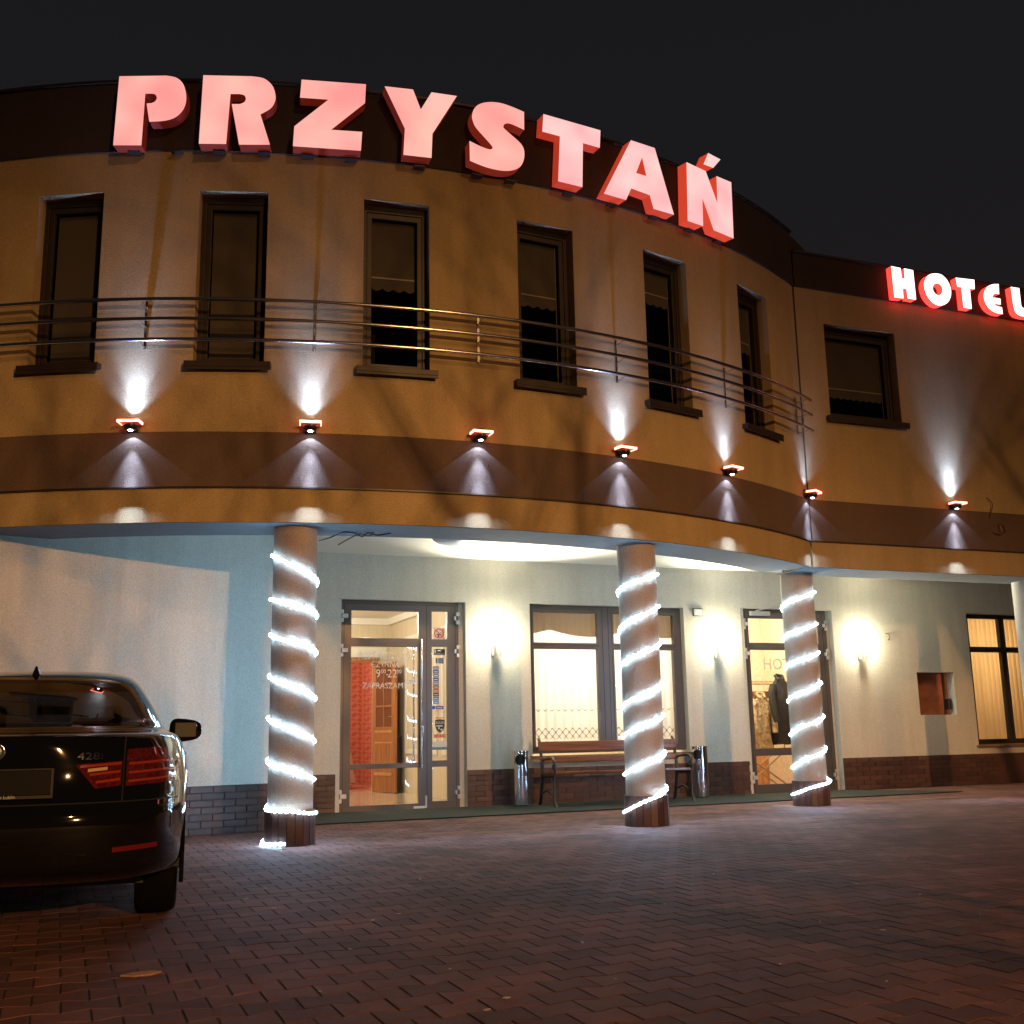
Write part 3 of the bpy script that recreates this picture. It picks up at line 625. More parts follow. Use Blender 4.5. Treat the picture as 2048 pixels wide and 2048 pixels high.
# curtains
def lace(nt, d, t):
    tc = nt.nodes.new('ShaderNodeTexCoord'); sp = nt.nodes.new('ShaderNodeSeparateXYZ'); nt.links.new(tc.outputs['Object'], sp.inputs[0])
    def band(z0, z1):
        a = nt.nodes.new('ShaderNodeMath'); a.operation = 'GREATER_THAN'; a.inputs[1].default_value = z0
        c = nt.nodes.new('ShaderNodeMath'); c.operation = 'LESS_THAN'; c.inputs[1].default_value = z1
        m_ = nt.nodes.new('ShaderNodeMath'); m_.operation = 'MULTIPLY'
        nt.links.new(sp.outputs['Z'], a.inputs[0]); nt.links.new(sp.outputs['Z'], c.inputs[0]); nt.links.new(a.outputs[0], m_.inputs[0]); nt.links.new(c.outputs[0], m_.inputs[1]); return m_
    def sine(sock, freq):
        k = nt.nodes.new('ShaderNodeMath'); k.operation = 'MULTIPLY'; k.inputs[1].default_value = freq; s_ = nt.nodes.new('ShaderNodeMath'); s_.operation = 'SINE'
        nt.links.new(sock, k.inputs[0]); nt.links.new(k.outputs[0], s_.inputs[0]); return s_
    s1 = sine(sp.outputs['X'], 62); s2 = sine(sp.outputs['Z'], 52)
    ad = nt.nodes.new('ShaderNodeMath'); ad.operation = 'ADD'; nt.links.new(s1.outputs[0], ad.inputs[0]); nt.links.new(s2.outputs[0], ad.inputs[1])
    ab = nt.nodes.new('ShaderNodeMath'); ab.operation = 'ABSOLUTE'; nt.links.new(ad.outputs[0], ab.inputs[0])
    lt = nt.nodes.new('ShaderNodeMath'); lt.operation = 'LESS_THAN'; lt.inputs[1].default_value = 0.33; nt.links.new(ab.outputs[0], lt.inputs[0])
    b1 = band(0.90, 1.06); b2 = band(1.30, 1.335)
    sm = nt.nodes.new('ShaderNodeMath'); sm.operation = 'ADD'; nt.links.new(b1.outputs[0], sm.inputs[0]); nt.links.new(b2.outputs[0], sm.inputs[1])
    ml = nt.nodes.new('ShaderNodeMath'); ml.operation = 'MULTIPLY'; nt.links.new(lt.outputs[0], ml.inputs[0]); nt.links.new(sm.outputs[0], ml.inputs[1])
    r = ramp(nt, ml.outputs[0], (0.82, 0.81, 0.78), (0.30, 0.27, 0.22), 0, 1)
    nt.links.new(r.outputs['Color'], d.inputs['Color']); nt.links.new(r.outputs['Color'], t.inputs['Color'])
M['sheer'] = cloth('sheer_lace_curtain', (0.82, 0.81, 0.78), 0.62, 0.0, lace)
M['valance'] = cloth('brown_valance', (0.36, 0.27, 0.19), 0.45)
def drape(f, x0, x1, ztop, zbot, d, m, name, parent, amp=0.02, freq=46, zb=None):
    N, K = 90, 8; vs = []; fs = []
    for i in range(N+1):
        x = x0+(x1-x0)*i/N; z1 = zbot if zb is None else zb((x-x0)/(x1-x0))
        for k in range(K+1):
            t_ = k/K; z = ztop+(z1-ztop)*t_
            vs.append(f(x, d+amp*math.sin(freq*x+0.6*math.sin(3*x)+t_*0.8)*(0.5+0.5*t_), z))
    for i in range(N):
        for k in range(K): fs.append((i*(K+1)+k, (i+1)*(K+1)+k, (i+1)*(K+1)+k+1, i*(K+1)+k+1))
    b = MB(); b.add(vs, fs); o = b.build(name, m, parent, 60); return o
cur = drape(fB, 0.27, 2.83, 2.80, 0.70, -0.24, M['sheer'], 'sheer_curtain', None)
tag(cur, 'white sheer curtain with lace diamonds behind the window above the bench', 'curtain')
val = drape(fB, 0.27, 2.83, 2.84, 2.4, -0.205, M['valance'], 'valance', None, 0.012, 70, zb=lambda t: 2.50-0.10*abs(math.sin(math.pi*2*t+2.2))-(0.14 if t < 0.02 else 0))
tag(val, 'brown swagged valance across the top of the window above the bench', 'valance')
M['vslat'] = cloth('beige_vertical_slat', (0.70, 0.52, 0.31), 0.5)
vb = empty('vertical_blinds', fB(9.4, -0.25, 0.7)); tag(vb, 'warm lit vertical slat blinds in the window at the right edge', 'blinds')
vb.location = (0, 0, 0)
for k in range(16):
    s = 8.60+k*0.105; a = 0.55+random.uniform(-0.15, 0.15); b = MB()
    fv = lambda u, d, z, s=s, a=a: fB(s+u*math.cos(a), -0.24+u*math.sin(a)+d+13.0*u*u, z)
    N = 6
    for i in range(N): b.add([fv(-0.044+0.088*i/N, 0, 0.72), fv(-0.044+0.088*(i+1)/N, 0, 0.72), fv(-0.044+0.088*(i+1)/N, 0, 2.86), fv(-0.044+0.088*i/N, 0, 2.86)], [(0, 1, 2, 3)])
    b.build('slat', M['vslat'], vb, 60)
part('head_rail', M['white'], vb, fB, ((8.57, -0.27, 2.86), (10.27, -0.21, 2.895)))
# coat stand and coats in the hotel hall
cs = empty('coat_stand', fB(5.06, -1.25, 0), thB); tag(cs, 'brass tube coat stand with crossed legs behind the hotel door', 'coat stand')
M['brass_tube'] = mat('dull_brass_tube', (0.45, 0.32, 0.18), 0.3, metal=0.8)
b = MB(); b.tube([(-0.45, 0, 0.03), (0.45, 0.05, 0.62)], 0.014); b.tube([(0.45, 0, 0.03), (-0.45, 0.05, 0.62)], 0.014); b.tube([(-0.45, 0.3, 0.03), (0.45, 0.3, 0.62)], 0.014); b.tube([(0.45, 0.3, 0.03), (-0.45, 0.3, 0.62)], 0.014); b.build('crossed_legs', M['brass_tube'], cs, 50)
b = MB()
for x in (-0.44, 0.44): b.tube([(x, 0.05, 0.6), (x, 0.05, 1.70)], 0.013); 
b.tube([(-0.44, 0.05, 0.62), (0.3, 0.05, 1.4)], 0.011); b.build('uprights', M['brass_tube'], cs, 50)
b = MB()
for k in range(9): b.tube([(-0.42+k*0.1, -0.16, 1.74), (-0.30+k*0.1, 0.24, 1.80)], 0.008, 6)
b.tube([(-0.5, -0.16, 1.735), (0.5, -0.16, 1.735)], 0.010); b.tube([(-0.5, 0.24, 1.795), (0.6, 0.24, 1.795)], 0.010); b.build('hat_shelf', M['brass_tube'], cs, 50)
part('hook_rail', M['door_wood'], cs, I, ((-0.5, 0.0, 1.50), (0.5, 0.03, 1.62)))
b = MB()
for k in range(8): b.tube([(-0.42+k*0.12, 0.0, 1.52), (-0.42+k*0.12, -0.06, 1.49), (-0.42+k*0.12, -0.08, 1.54)], 0.007, 6)
b.build('hook', M['brass_tube'], cs, 50)
def coat(name, s, d, w, ztop, zbot, m, label):
    b = MB(); N, K = 28, 22; vs = []; fs = []
    for k in range(K+1):
        t_ = k/K; z = ztop+(zbot-ztop)*t_; ww = w*(0.30 if t_ < 0.04 else 0.30+0.62*min(1, ((t_-0.04)/0.10)**0.7))*(1-0.10*math.sin(math.pi*min(1, t_*1.5))+0.16*t_); dd = 0.05+0.07*min(1, t_*3)
        for i in range(N):
            a = 2*math.pi*i/N; fold = 1+0.16*math.sin(5*a+3*t_)*t_+0.07*math.sin(11*a+9*t_)+0.05*math.sin(17*t_*math.cos(a))
            vs.append(fB(s+ww*0.5*math.cos(a)*fold+0.02*math.sin(7*t_), d+dd*math.sin(a)*fold, z+0.02*math.sin(3*a)*t_))
    for k in range(K):
        for i in range(N): fs.append((k*N+i, k*N+(i+1) % N, (k+1)*N+(i+1) % N, (k+1)*N+i))
    fs.append(tuple(range(N))); fs.append(tuple(K*N+i for i in range(N))[::-1])
    b.add(vs, fs); o = b.build(name, m, None, 70); tag(o, label, 'coat')
    for sg in (-1, 1):
        c = MB(); L_ = ztop-zbot; pts_ = [fB(s+sg*w*x_, d+0.05+y_, ztop-L_*t_) for x_, y_, t_ in ((0.36, -0.03, 0.13), (0.50, 0.0, 0.25), (0.53, 0.03, 0.42), (0.50, 0.06, 0.58), (0.47, 0.08, 0.68))]
        c.tube(pts_, [0.055, 0.062, 0.058, 0.052, 0.046], 12); c.build('sleeve', m, o, 60)
    cl = MB(); cl.tube([fB(s-0.05, d+0.06, ztop-0.06), fB(s-0.075, d+0.0, ztop+0.01), fB(s, d-0.05, ztop+0.03), fB(s+0.075, d+0.0, ztop+0.01), fB(s+0.05, d+0.06, ztop-0.06)], 0.026, 8); cl.build('collar', m, o, 60)
    return o
coat('beige_coat', 4.90, -1.06, 0.36, 1.56, 0.62, mat('shiny_beige_fabric', (0.42, 0.30, 0.15), 0.3, var=0.6, vscale=16, bump=1, bscale=14, bdist=0.06), 'crumpled shiny beige coat hanging left on the coat stand')
coat('black_coat', 5.27, -1.02, 0.40, 1.86, 0.74, mat('black_wool', (0.02, 0.017, 0.016), 0.85, bump=0.8, bscale=16, bdist=0.03), 'long black coat hanging behind the hotel door glass')
# dining table with cloth and a covered chair
tb = empty('dining_table', fB(-1.35, -6.6, 0)); tag(tb, 'round dining table under a long pinkish white cloth beyond the oak door', 'table')
M['tcloth'] = mat('pinkish_white_cloth', (0.74, 0.62, 0.58), 0.8)
b = MB(); N = 48; prof = [(0.02, 0.76), (0.5, 0.76), (0.56, 0.74), (0.58, 0.60), (0.60, 0.35), (0.63, 0.12)]
vs = []; fs = []
for i, (r_, z) in enumerate(prof):
    for k in range(N):
        a = 2*math.pi*k/N; rr = r_*(1+(0.06*math.sin(9*a)*max(0, i-2)/3)); vs.append((rr*math.cos(a), rr*math.sin(a), z))
for i in range(len(prof)-1):
    for k in range(N): fs.append((i*N+k, i*N+(k+1) % N, (i+1)*N+(k+1) % N, (i+1)*N+k))
b.add(vs, fs); b.build('tablecloth', M['tcloth'], tb, 60)
b = MB(); b.lathe(I, [(0.05, 0.0), (0.22, 0.01), (0.22, 0.03), (0.04, 0.06), (0.04, 0.75)], 16); b.build('pedestal', M['door_wood'], tb, 40)
b = MB(); b.lathe(lambda x, y, z: (x-0.15, y-0.1, z+0.762), [(0.0, 0.0), (0.05, 0.01), (0.11, 0.04), (0.115, 0.05)], 20); b.build('plate', M['white'], tb, 40)
ch = empty('covered_chair', fB(-1.62, -5.95, 0), thB); tag(ch, 'dining chair under a pale cover standing before the table', 'chair')
b = MB(); b.slab(-0.22, 0.22, 0.0, 0.48, [], -0.22, 0.22, lambda u, d, z: (u, -d, z)); b.build('seat_cover', M['tcloth'], ch, bevel=0.03)
b = MB(); b.slab(-0.21, 0.21, 0.47, 1.0, [(-0.10, 0.10, 0.62, 0.92)], 0.14, 0.20, lambda u, d, z: (u, -d, z)); b.build('backrest', M['tcloth'], ch, bevel=0.02)
vz = empty('vase', fB(-1.72, -7.6, 0)); tag(vz, 'tall pale vase with gilt stripe by the red wall', 'vase')
b = MB(); b.lathe(I, [(0.10, 0.0), (0.13, 0.05), (0.12, 0.5), (0.14, 0.9), (0.16, 1.42)], 20); b.build('vase_body', M['trim'], vz, 40)
b = MB(); b.lathe(I, [(0.165, 0.95), (0.168, 1.0), (0.165, 1.05)], 20, cap=False); b.build('gilt_stripe', M['brass_tube'], vz, 40)

# ------------------------------------------------------------------ columns and their light ropes
COLS = [(-2.17, 10.79), (1.39, 12.21), (3.85, 14.80), (7.60, 16.12)]
LAB = ['round plastered column with light rope beside the parked car', 'round plastered column with light rope in front of the bench', 'round plastered column with light rope before the hotel door', 'plain white column cut by the right edge of the picture']
tile = MB(); tile.box(I, (-0.0365, -0.012, 0.0), (0.0365, 0.010, 0.315)); tmesh = tile.mesh('tile'); tmesh.materials.append(M['brick'])
for k, (x, y) in enumerate(COLS):
    c_ = empty('column', (x, y, 0)); tag(c_, LAB[k], 'column', 'columns carrying the canopy')
    b = MB(); b.lathe(I, [(0.215, 0.0), (0.215, 3.046)], 48); b.build('shaft', M['column'] if k < 3 else M['column_white'], c_, 40)
    b = MB(); b.lathe(I, [(0.222, 0.0), (0.222, 0.312), (0.216, 0.318)], 48, cap=False); b.build('base_mortar', M['mortar'], c_, 40)
    for t_ in range(19):
        a = 2*math.pi*t_/19; o = bpy.data.objects.new('tile', tmesh); COL.objects.link(o); o.parent = c_
        o.location = (0.226*math.cos(a), 0.226*math.sin(a), 0.002); o.rotation_euler = (0, 0, a+math.pi/2)
knots = [
 ('L', [2.77, 2.50, 2.33, 2.18, 1.98, 1.815, 1.58, 1.365, 1.18, 0.96, 0.78, 0.60, 0.34, 0.29, 0.025, 0.02], 14.45),
 ('R', [2.716, 2.515, 2.35, 2.09, 1.94, 1.696, 1.487, 1.245, 1.16, 0.936, 0.76, 0.535, 0.393, 0.134], 13.0),
 ('R', [2.79, 2.59, 2.36, 2.18, 1.976, 1.79, 1.575, 1.35, 1.136, 0.911, 0.725, 0.48, 0.323, 0.136], 13.0)]
RL = ['glowing white LED rope winding down the column beside the car', 'glowing white LED rope climbing the column before the bench', 'glowing white LED rope climbing the column before the hotel door']
for k in range(3):
    x, y = COLS[k]; side, zs, end = knots[k]
    av = math.atan2(-x, y); start = (math.pi if side == 'L' else 0)+math.atan2(y, x)-math.pi/2; sg = 1 if side == 'L' else -1
    pts = []; n = int(end*28)
    for i in range(n+1):
        h_ = end*i/n; j = min(int(h_), len(zs)-2); t_ = h_-j
        t_s = t_*t_*(3-2*t_)*0.35+t_*0.65
        z = zs[j]+(zs[j+1]-zs[j])*t_s; a = start+sg*math.pi*h_
        rr = (0.226 if z > 0.33 else 0.250)+0.0025*math.sin(h_*23)
        pts.append((x+rr*math.cos(a), y+rr*math.sin(a), z+0.006*math.sin(h_*9.7)))
    b = MB(); b.tube(pts, [0.0155 if (i_//1) % 2 == 0 else 0.0115 for i_ in range(len(pts))], 8); o = b.build('light_rope', M['rope'], None, 60)
    o.data.materials.append(M['rope_back']); o.data.materials.append(M['rope_dim'])
    for pg in o.data.polygons:     # the diodes face outwards, the back against the plaster is dimmer
        c0 = pg.center; rad = Vector((c0.x-x, c0.y-y))
        if pg.normal.x*rad.x+pg.normal.y*rad.y < 0.10*rad.length: pg.material_index = 1
        elif (pg.index//8) % 2: pg.material_index = 2
    tag(o, RL[k], 'light rope', 'LED ropes wound round the columns')

# ------------------------------------------------------------------ railing
rl = empty('balcony_railing', (0, 0, 0)); tag(rl, 'curved steel railing of three tubes across the upper windows', 'railing')
for z in (5.265, 5.06, 4.845):
    b = MB(); b.tube([fA(A0+(KINK-0.4-A0)*i/110, 0.165, z) for i in range(111)], 0.0205, 10); b.build('rail', M['rail'], rl, 50)
for a in (-100.0, -89.69, -79.58, -69.2, -58.93, -48.29, -37.6):
    f = fT(a); part('post', M['rail'], rl, f, ((-0.012, 0.003, 4.80), (0.012, 0.018, 5.30)))
    for z in (5.265, 5.06, 4.845):
        b = MB(); b.tube([f(0, 0.015, z-0.03), f(0, 0.08, z-0.03), f(0, 0.165, z-0.015)], 0.008, 6); b.build('bracket', M['rail'], rl, 50)

# ------------------------------------------------------------------ up-and-down wall lamps
def wall_lamp(f, label, up=1.0, down=1.0):
    base = Vector(f(0, 0, 4.0)); ax = (Vector(f(1, 0, 4.0))-base).to_2d(); rz = math.atan2(ax.y, ax.x)
    o = empty('wall_lamp', base, rz); tag(o, label, 'wall lamp', 'up-and-down lamps along the facade')
    g_ = lambda u, d, z: (u, -d, z)
    part('back_plate', M['lamp_body'], o, g_, ((-0.055, 0.0, -0.06), (0.055, 0.03, 0.06)), bevel=0.006)
    b = MB(); b.lathe(lambda x_, y_, z: (x_, y_-0.10, z), [(0.050, -0.055), (0.066, -0.03), (0.068, 0.02), (0.052, 0.055)], 28); b.build('housing', M['lamp_body'], o, 40)
    sq = [(-0.10, 0.02), (0.10, 0.02), (0.10, 0.185), (-0.10, 0.185)]
    b = MB(); b.prism(lambda u, d, v: (u, -v, d), [sq], 0.012, 0.024); b.build('acrylic_plate', M['lamp_plate'], o)
    inn = [(-0.097, 0.023), (0.097, 0.023), (0.097, 0.182), (-0.097, 0.182)]
    b = MB(); b.prism(lambda u, d, v: (u, -v, d), [[(-0.106, 0.06), (-0.097, 0.06), (-0.097, 0.180), (0.097, 0.180), (0.097, 0.06), (0.106, 0.06), (0.106, 0.191), (-0.106, 0.191)]], 0.006, 0.030); b.build('lit_edge', M['lamp_rim'], o)
    b = MB(); b.lathe(lambda x_, y_, z: (x_, y_-0.10, z), [(0.0, -0.0600), (0.022, -0.0590), (0.022, -0.0555)], 16); b.build('lens', M['lens'], o, 40)
    b = MB(); b.lathe(lambda x_, y_, z: (x_, y_-0.10, z), [(0.0, 0.0600), (0.022, 0.0590), (0.022, 0.0555)], 16); b.build('lens', M['lens'] if up > 0.3 else M['lens_off'], o, 40)
    P = lambda d, z: f(0, d, z)
    cw = (0.34, 0.51, 1.0); cd = (0.48, 0.66, 1.0)
    light('lamp_down_core', 'SPOT', P(0.115, 3.93), 480*down, cd, aim=P(0.075, 3.0), radius=0.012, size=27, blend=1.0)
    light('lamp_down_mid', 'SPOT', P(0.095, 3.935), 130*down, cd, aim=P(0.080, 3.0), radius=0.012, size=52, blend=1.0)
    light('lamp_down_fan', 'SPOT', P(0.075, 3.942), 7.0*down, cd, aim=P(0.075, 3.0), radius=0.003, size=104, blend=0.02)
    if up > 0:
        light('lamp_up_core', 'SPOT', P(0.11, 4.07), 45*up, cw, aim=P(0.05, 5.2), radius=0.012, size=25, blend=1.0)
        light('lamp_up_mid', 'SPOT', P(0.095, 4.066), 170*up, cw, aim=P(0.07, 5.0), radius=0.012, size=52, blend=1.0)
        light('lamp_up_base', 'SPOT', P(0.08, 4.063), 60.0*up, cw, aim=P(0.05, 5.0), radius=0.02, size=98, blend=1.0)
    return o
for a, lb, up in ((-90.1, 'red edged wall lamp between the first two windows from the left', 1.0), (-79.7, 'red edged wall lamp above the column beside the car', 0.8), (-69.3, 'red edged wall lamp with only its lower beam lit', 0.0),
              (-58.93, 'red edged wall lamp above the column in front of the bench', 0.85), (-48.7, 'red edged wall lamp between the two rightmost curved windows', 0.55)):
    wall_lamp(fT(a), lb, up)
wall_lamp(fT(-36.9), 'red edged wall lamp on the corner where the curve meets the flat facade', 0.22, 0.75)
wall_lamp(lambda u, d, z: fH(6.62+u, d, z), 'red edged wall lamp on the flat facade under the hotel sign', 1.0)

# ------------------------------------------------------------------ lit signs
SIGN=[('P',-89.24,[[(-0.411,7.687,0),(0.067,7.689,0),(0.17,7.665,1),(0.241,7.6,1),(0.277,7.493,1),(0.282,7.386,1),(0.252,7.293,1),(0.185,7.22,1),(0.08,7.181,1),(-0.081,7.171,0),(-0.117,7.375,0),(-0.067,7.379,0),(-0.031,7.399,1),(-0.016,7.439,1),(-0.036,7.478,1),(-0.072,7.487,0),(-0.137,7.488,0),(-0.149,6.909,0),(-0.433,6.913,0)]]),('R',-83.92,[[(-0.444,7.689,0),(0.049,7.7,0),(0.169,7.681,1),(0.254,7.606,1),(0.289,7.505,1),(0.286,7.422,1),(0.242,7.342,1),(0.143,7.272,0),(0.248,6.936,0),(-0.061,6.925,0),(-0.148,7.375,0),(-0.066,7.379,0),(-0.021,7.404,1),(-0.008,7.445,1),(-0.027,7.482,1),(-0.077,7.494,0),(-0.164,7.49,0),(-0.19,6.926,0),(-0.461,6.919,0)]]),('Z',-78.85,[[(-0.299,7.694,0),(0.365,7.709,0),(0.357,7.492,0),(0.01,7.151,0),(0.33,7.157,0),(0.319,6.943,0),(-0.372,6.932,0),(-0.362,7.155,0),(-0.019,7.494,0),(-0.311,7.487,0)]]),('Y',-73.25,[[(-0.377,7.712,0),(-0.074,7.724,0),(0.01,7.503,0),(0.127,7.724,0),(0.405,7.725,0),(0.135,7.24,0),(0.124,6.959,0),(-0.176,6.952,0),(-0.161,7.256,0)]]),('S',-68.04,[[(0.311,7.698,0),(0.308,7.482,0),(0.204,7.511,1),(0.129,7.523,1),(0.082,7.507,1),(0.063,7.476,1),(0.081,7.442,1),(0.239,7.329,1),(0.294,7.26,1),(0.303,7.17,1),(0.28,7.079,1),(0.232,7.013,1),(0.137,6.963,1),(0.007,6.943,1),(-0.159,6.953,1),(-0.328,6.992,0),(-0.331,7.222,0),(-0.229,7.19,1),(-0.128,7.168,1),(-0.082,7.173,1),(-0.067,7.201,1),(-0.109,7.251,1),(-0.249,7.388,1),(-0.288,7.462,1),(-0.298,7.526,1),(-0.27,7.618,1),(-0.204,7.687,1),(-0.092,7.732,1),(0.039,7.747,1),(0.171,7.73,1)]]),('T',-62.71,[[(-0.345,7.728,0),(0.395,7.716,0),(0.377,7.495,0),(0.155,7.5,0),(0.129,6.955,0),(-0.181,6.956,0),(-0.141,7.509,0),(-0.365,7.511,0)]]),('A',-57.06,[[(-0.114,7.72,0),(0.243,7.726,0),(0.492,6.942,0),(0.184,6.937,0),(0.135,7.096,0),(-0.141,7.109,0),(-0.224,6.941,0),(-0.542,6.935,0)],[(0.044,7.552,0),(0.097,7.325,0),(-0.059,7.322,0)]]),('N',-50.18,[[(-0.395,7.702,0),(-0.049,7.702,0),(0.145,7.331,0),(0.159,7.702,0),(0.44,7.712,0),(0.417,6.95,0),(0.044,6.951,0),(-0.139,7.322,0),(-0.154,6.945,0),(-0.43,6.93,0)]]),('ACUTE',-50.18,[[(0.024,7.968,0),(0.254,7.96,0),(0.103,7.796,0),(-0.078,7.784,0)]])]
HOTEL=[('H',[[(5.806,7.409,0),(5.969,7.402,0),(5.976,7.25,0),(6.032,7.245,0),(6.035,7.407,0),(6.194,7.401,0),(6.197,6.954,0),(6.053,6.956,0),(6.045,7.094,0),(5.974,7.097,0),(5.972,6.945,0),(5.815,6.941,0)]]),('O',[[(6.59,7.409,1),(6.712,7.406,1),(6.811,7.329,1),(6.858,7.205,1),(6.835,7.073,1),(6.752,6.972,1),(6.623,6.921,1),(6.504,6.947,1),(6.409,7.041,1),(6.37,7.177,1),(6.398,7.284,1),(6.478,7.372,1)],[(6.618,7.263,1),(6.683,7.238,1),(6.703,7.179,1),(6.676,7.108,1),(6.611,7.076,1),(6.552,7.099,1),(6.523,7.16,1),(6.546,7.227,1)]]),('T',[[(6.975,7.399,0),(7.323,7.414,0),(7.31,7.267,0),(7.218,7.263,0),(7.215,6.949,0),(7.065,6.948,0),(7.061,7.265,0),(6.989,7.262,0)]]),('E',[[(7.787,7.412,0),(7.775,7.251,0),(7.701,7.252,1),(7.65,7.214,1),(7.633,7.18,0),(7.788,7.182,0),(7.784,7.089,0),(7.646,7.089,0),(7.699,7.054,1),(7.801,7.049,0),(7.803,6.944,0),(7.665,6.947,1),(7.539,7.01,1),(7.478,7.125,1),(7.487,7.234,1),(7.561,7.336,1),(7.671,7.391,1)]]),('L',[[(8.023,7.4,0),(8.187,7.401,0),(8.185,7.133,0),(8.206,7.096,1),(8.263,7.085,0),(8.428,7.082,0),(8.43,6.96,0),(8.211,6.954,0),(8.093,6.976,1),(8.039,7.075,1)]])]

def smooth_loop(lp):
    n = len(lp); out = []
    for i in range(n):
        p = lp[i]; q = lp[(i+1) % n]; out.append((p[0], p[1]))
        if p[2] or q[2]:
            a = lp[i-1] if p[2] else p; b = lp[(i+2) % n] if q[2] else q
            for t_ in (0.25, 0.5, 0.75):
                c = [0.5*(2*p[k]+(q[k]-a[k])*t_+(2*a[k]-5*p[k]+4*q[k]-b[k])*t_**2+(3*p[k]-a[k]-3*q[k]+b[k])*t_**3) for k in (0, 1)]
                out.append(tuple(c))
    return out
def facemat(name, edge, core, strength, scale, p0=0.35, p1=0.7):
    m, nt, b = nmat(name); n = noise(nt, scale, 1, 0.4); r = ramp(nt, n.outputs['Fac'], edge, core, p0, p1)
    b.inputs['Base Color'].default_value = (0.3, 0.1, 0.1, 1); b.inputs['Roughness'].default_value = 0.35
    nt.links.new(r.outputs['Color'], b.inputs['Emission Color']); b.inputs['Emission Strength'].default_value = strength; return m
FM = facemat('lit_pink_acrylic', (1.0, 0.315, 0.30), (1.0, 0.50, 0.42), 1.06, 2.2, 0.3, 0.75)
FM2 = facemat('lit_pale_pink_acrylic', (1.0, 0.42, 0.43), (1.0, 0.66, 0.62), 1.06, 2.2, 0.3, 0.75)
sg_ = empty('facade_sign', fA(-70, 0.02, 6.9)); sg_.location = (0, 0, 0); tag(sg_, 'large pink lit letters PRZYSTAŃ on the curved frieze', 'sign')
SIDE = dict(P=0.05, R=0.06, Z=0.07, Y=0.08, S=0.14, T=0.42, A=0.5, N=0.62, ACUTE=0.62)
for k, a, loops in SIGN:
    f = fT(a, 0.20); lp = [smooth_loop(l) for l in loops]
    sm_ = mat('red_letter_side_'+k.lower(), (0.28, 0.04, 0.025), 0.45, emit=(1.0, 0.085, 0.035), estr=SIDE[k])
    nm = 'accent' if k == 'ACUTE' else 'letter_'+k.lower()
    b = MB(); b.prism(f, lp, -0.145, -0.004, front=False); o = b.build(nm, sm_, sg_)
    b = MB(); b.prism(f, lp, -0.003, 0.0); b.build('letter_face', FM if k in 'PRZYS' else FM2, o)
    if k != 'ACUTE':
        us = [p[0] for p in lp[0]]
        for u in ((min(us)*0.6, max(us)*0.6) if k not in 'YT' else (0.02,)):
            part('mounting_bracket', M['drip'], o, f, ((u-0.06, -0.178, 6.902), (u+0.06, -0.10, 6.916)))
hs = empty('hotel_sign', (0, 0, 0)); tag(hs, 'white and red glowing letters HOTEL on the flat frieze', 'sign')
HF = emis('lit_white_acrylic', (1.0, 0.80, 0.82), 2.6); HS = mat('lit_red_letter_side', (0.4, 0.03, 0.03), 0.4, emit=(1.0, 0.045, 0.03), estr=2.4)
fh = lambda u, d, z: fH(u, d+0.16, z)
for k, loops in HOTEL:
    lp = [smooth_loop(l) for l in loops]
    b = MB(); b.prism(fh, lp, -0.11, -0.003, front=False); o = b.build('letter_'+k.lower(), HS, hs)
    b = MB(); b.prism(fh, lp, -0.002, 0.002); b.build('letter_face', HF, o)

# ------------------------------------------------------------------ porch fittings
for s, lb in ((-0.31, 'small uplight sconce between the restaurant door and the window'), (3.41, 'small uplight sconce between the window and the hotel door'), (6.19, 'small uplight sconce right of the hotel door')):
    o = empty('wall_sconce', fB(s, 0, 2.17), thB); tag(o, lb, 'sconce', 'sconces on the porch wall')
    part('back_plate', M['sconce'], o, I, ((-0.055, -0.02, -0.09), (0.0, -0.001, 0.09)), bevel=0.004)
    b = MB(); b.lathe(lambda x_, y_, z: (x_+0.02, y_-0.06, z), [(0.055, -0.10), (0.055, 0.09)], 16, 180, 380, cap=False); b.lathe(lambda x_, y_, z: (x_+0.02, y_-0.06, z), [(0.051, -0.10), (0.051, 0.09)], 16, 180, 380, cap=False); b.build('shade', M['sconce'], o, 40)
    b = MB(); b.lathe(lambda x_, y_, z: (x_+0.015, y_-0.055, z), [(0.0, -0.05), (0.024, -0.04), (0.024, 0.10), (0.0, 0.12)], 12); b.build('bulb', M['sconce_glass'], o, 40)
    light('sconce_light', 'POINT', fB(s+0.015, 0.17, 2.36), 44, (1.0, 0.93, 0.69), radius=0.05)
    light('sconce_uplight', 'SPOT', fB(s+0.015, 0.22, 2.40), 620, (1.0, 0.93, 0.69), aim=fB(s+0.015, 1.15, 3.48), radius=0.05, size=120, blend=0.9)
o = empty('ceiling_lamp', (*fB(-1.55, 1.75, 0)[:2], 3.48)); tag(o, 'round opal ceiling dome under the porch above the restaurant door', 'ceiling lamp')
b = MB(); b.lathe(I, [(0.0, -0.13), (0.10, -0.123), (0.18, -0.10), (0.24, -0.06), (0.265, -0.012)], 40); b.build('dome', M['dome'], o, 40)
b = MB(); b.lathe(I, [(0.27, -0.014), (0.28, -0.014), (0.28, 0.0), (0.0, 0.0)], 40); b.build('rim', M['steel'], o, 40)
o = empty('wall_box', fB(3.10, 0, 2.795), thB); tag(o, 'small white square box on the wall left of the hotel door', 'wall box')
part('box_face', M['white'], o, I, ((-0.075, -0.03, -0.05), (0.075, -0.001, 0.05)), bevel=0.004); part('box_frame', M['seam'], o, I, ((-0.088, -0.012, 0.0505), (0.088, -0.001, 0.062)), ((-0.088, -0.012, -0.062), (0.088, -0.001, -0.0505)), ((-0.088, -0.012, -0.05), (-0.0755, -0.001, 0.05)), ((0.0755, -0.012, -0.05), (0.088, -0.001, 0.05)))
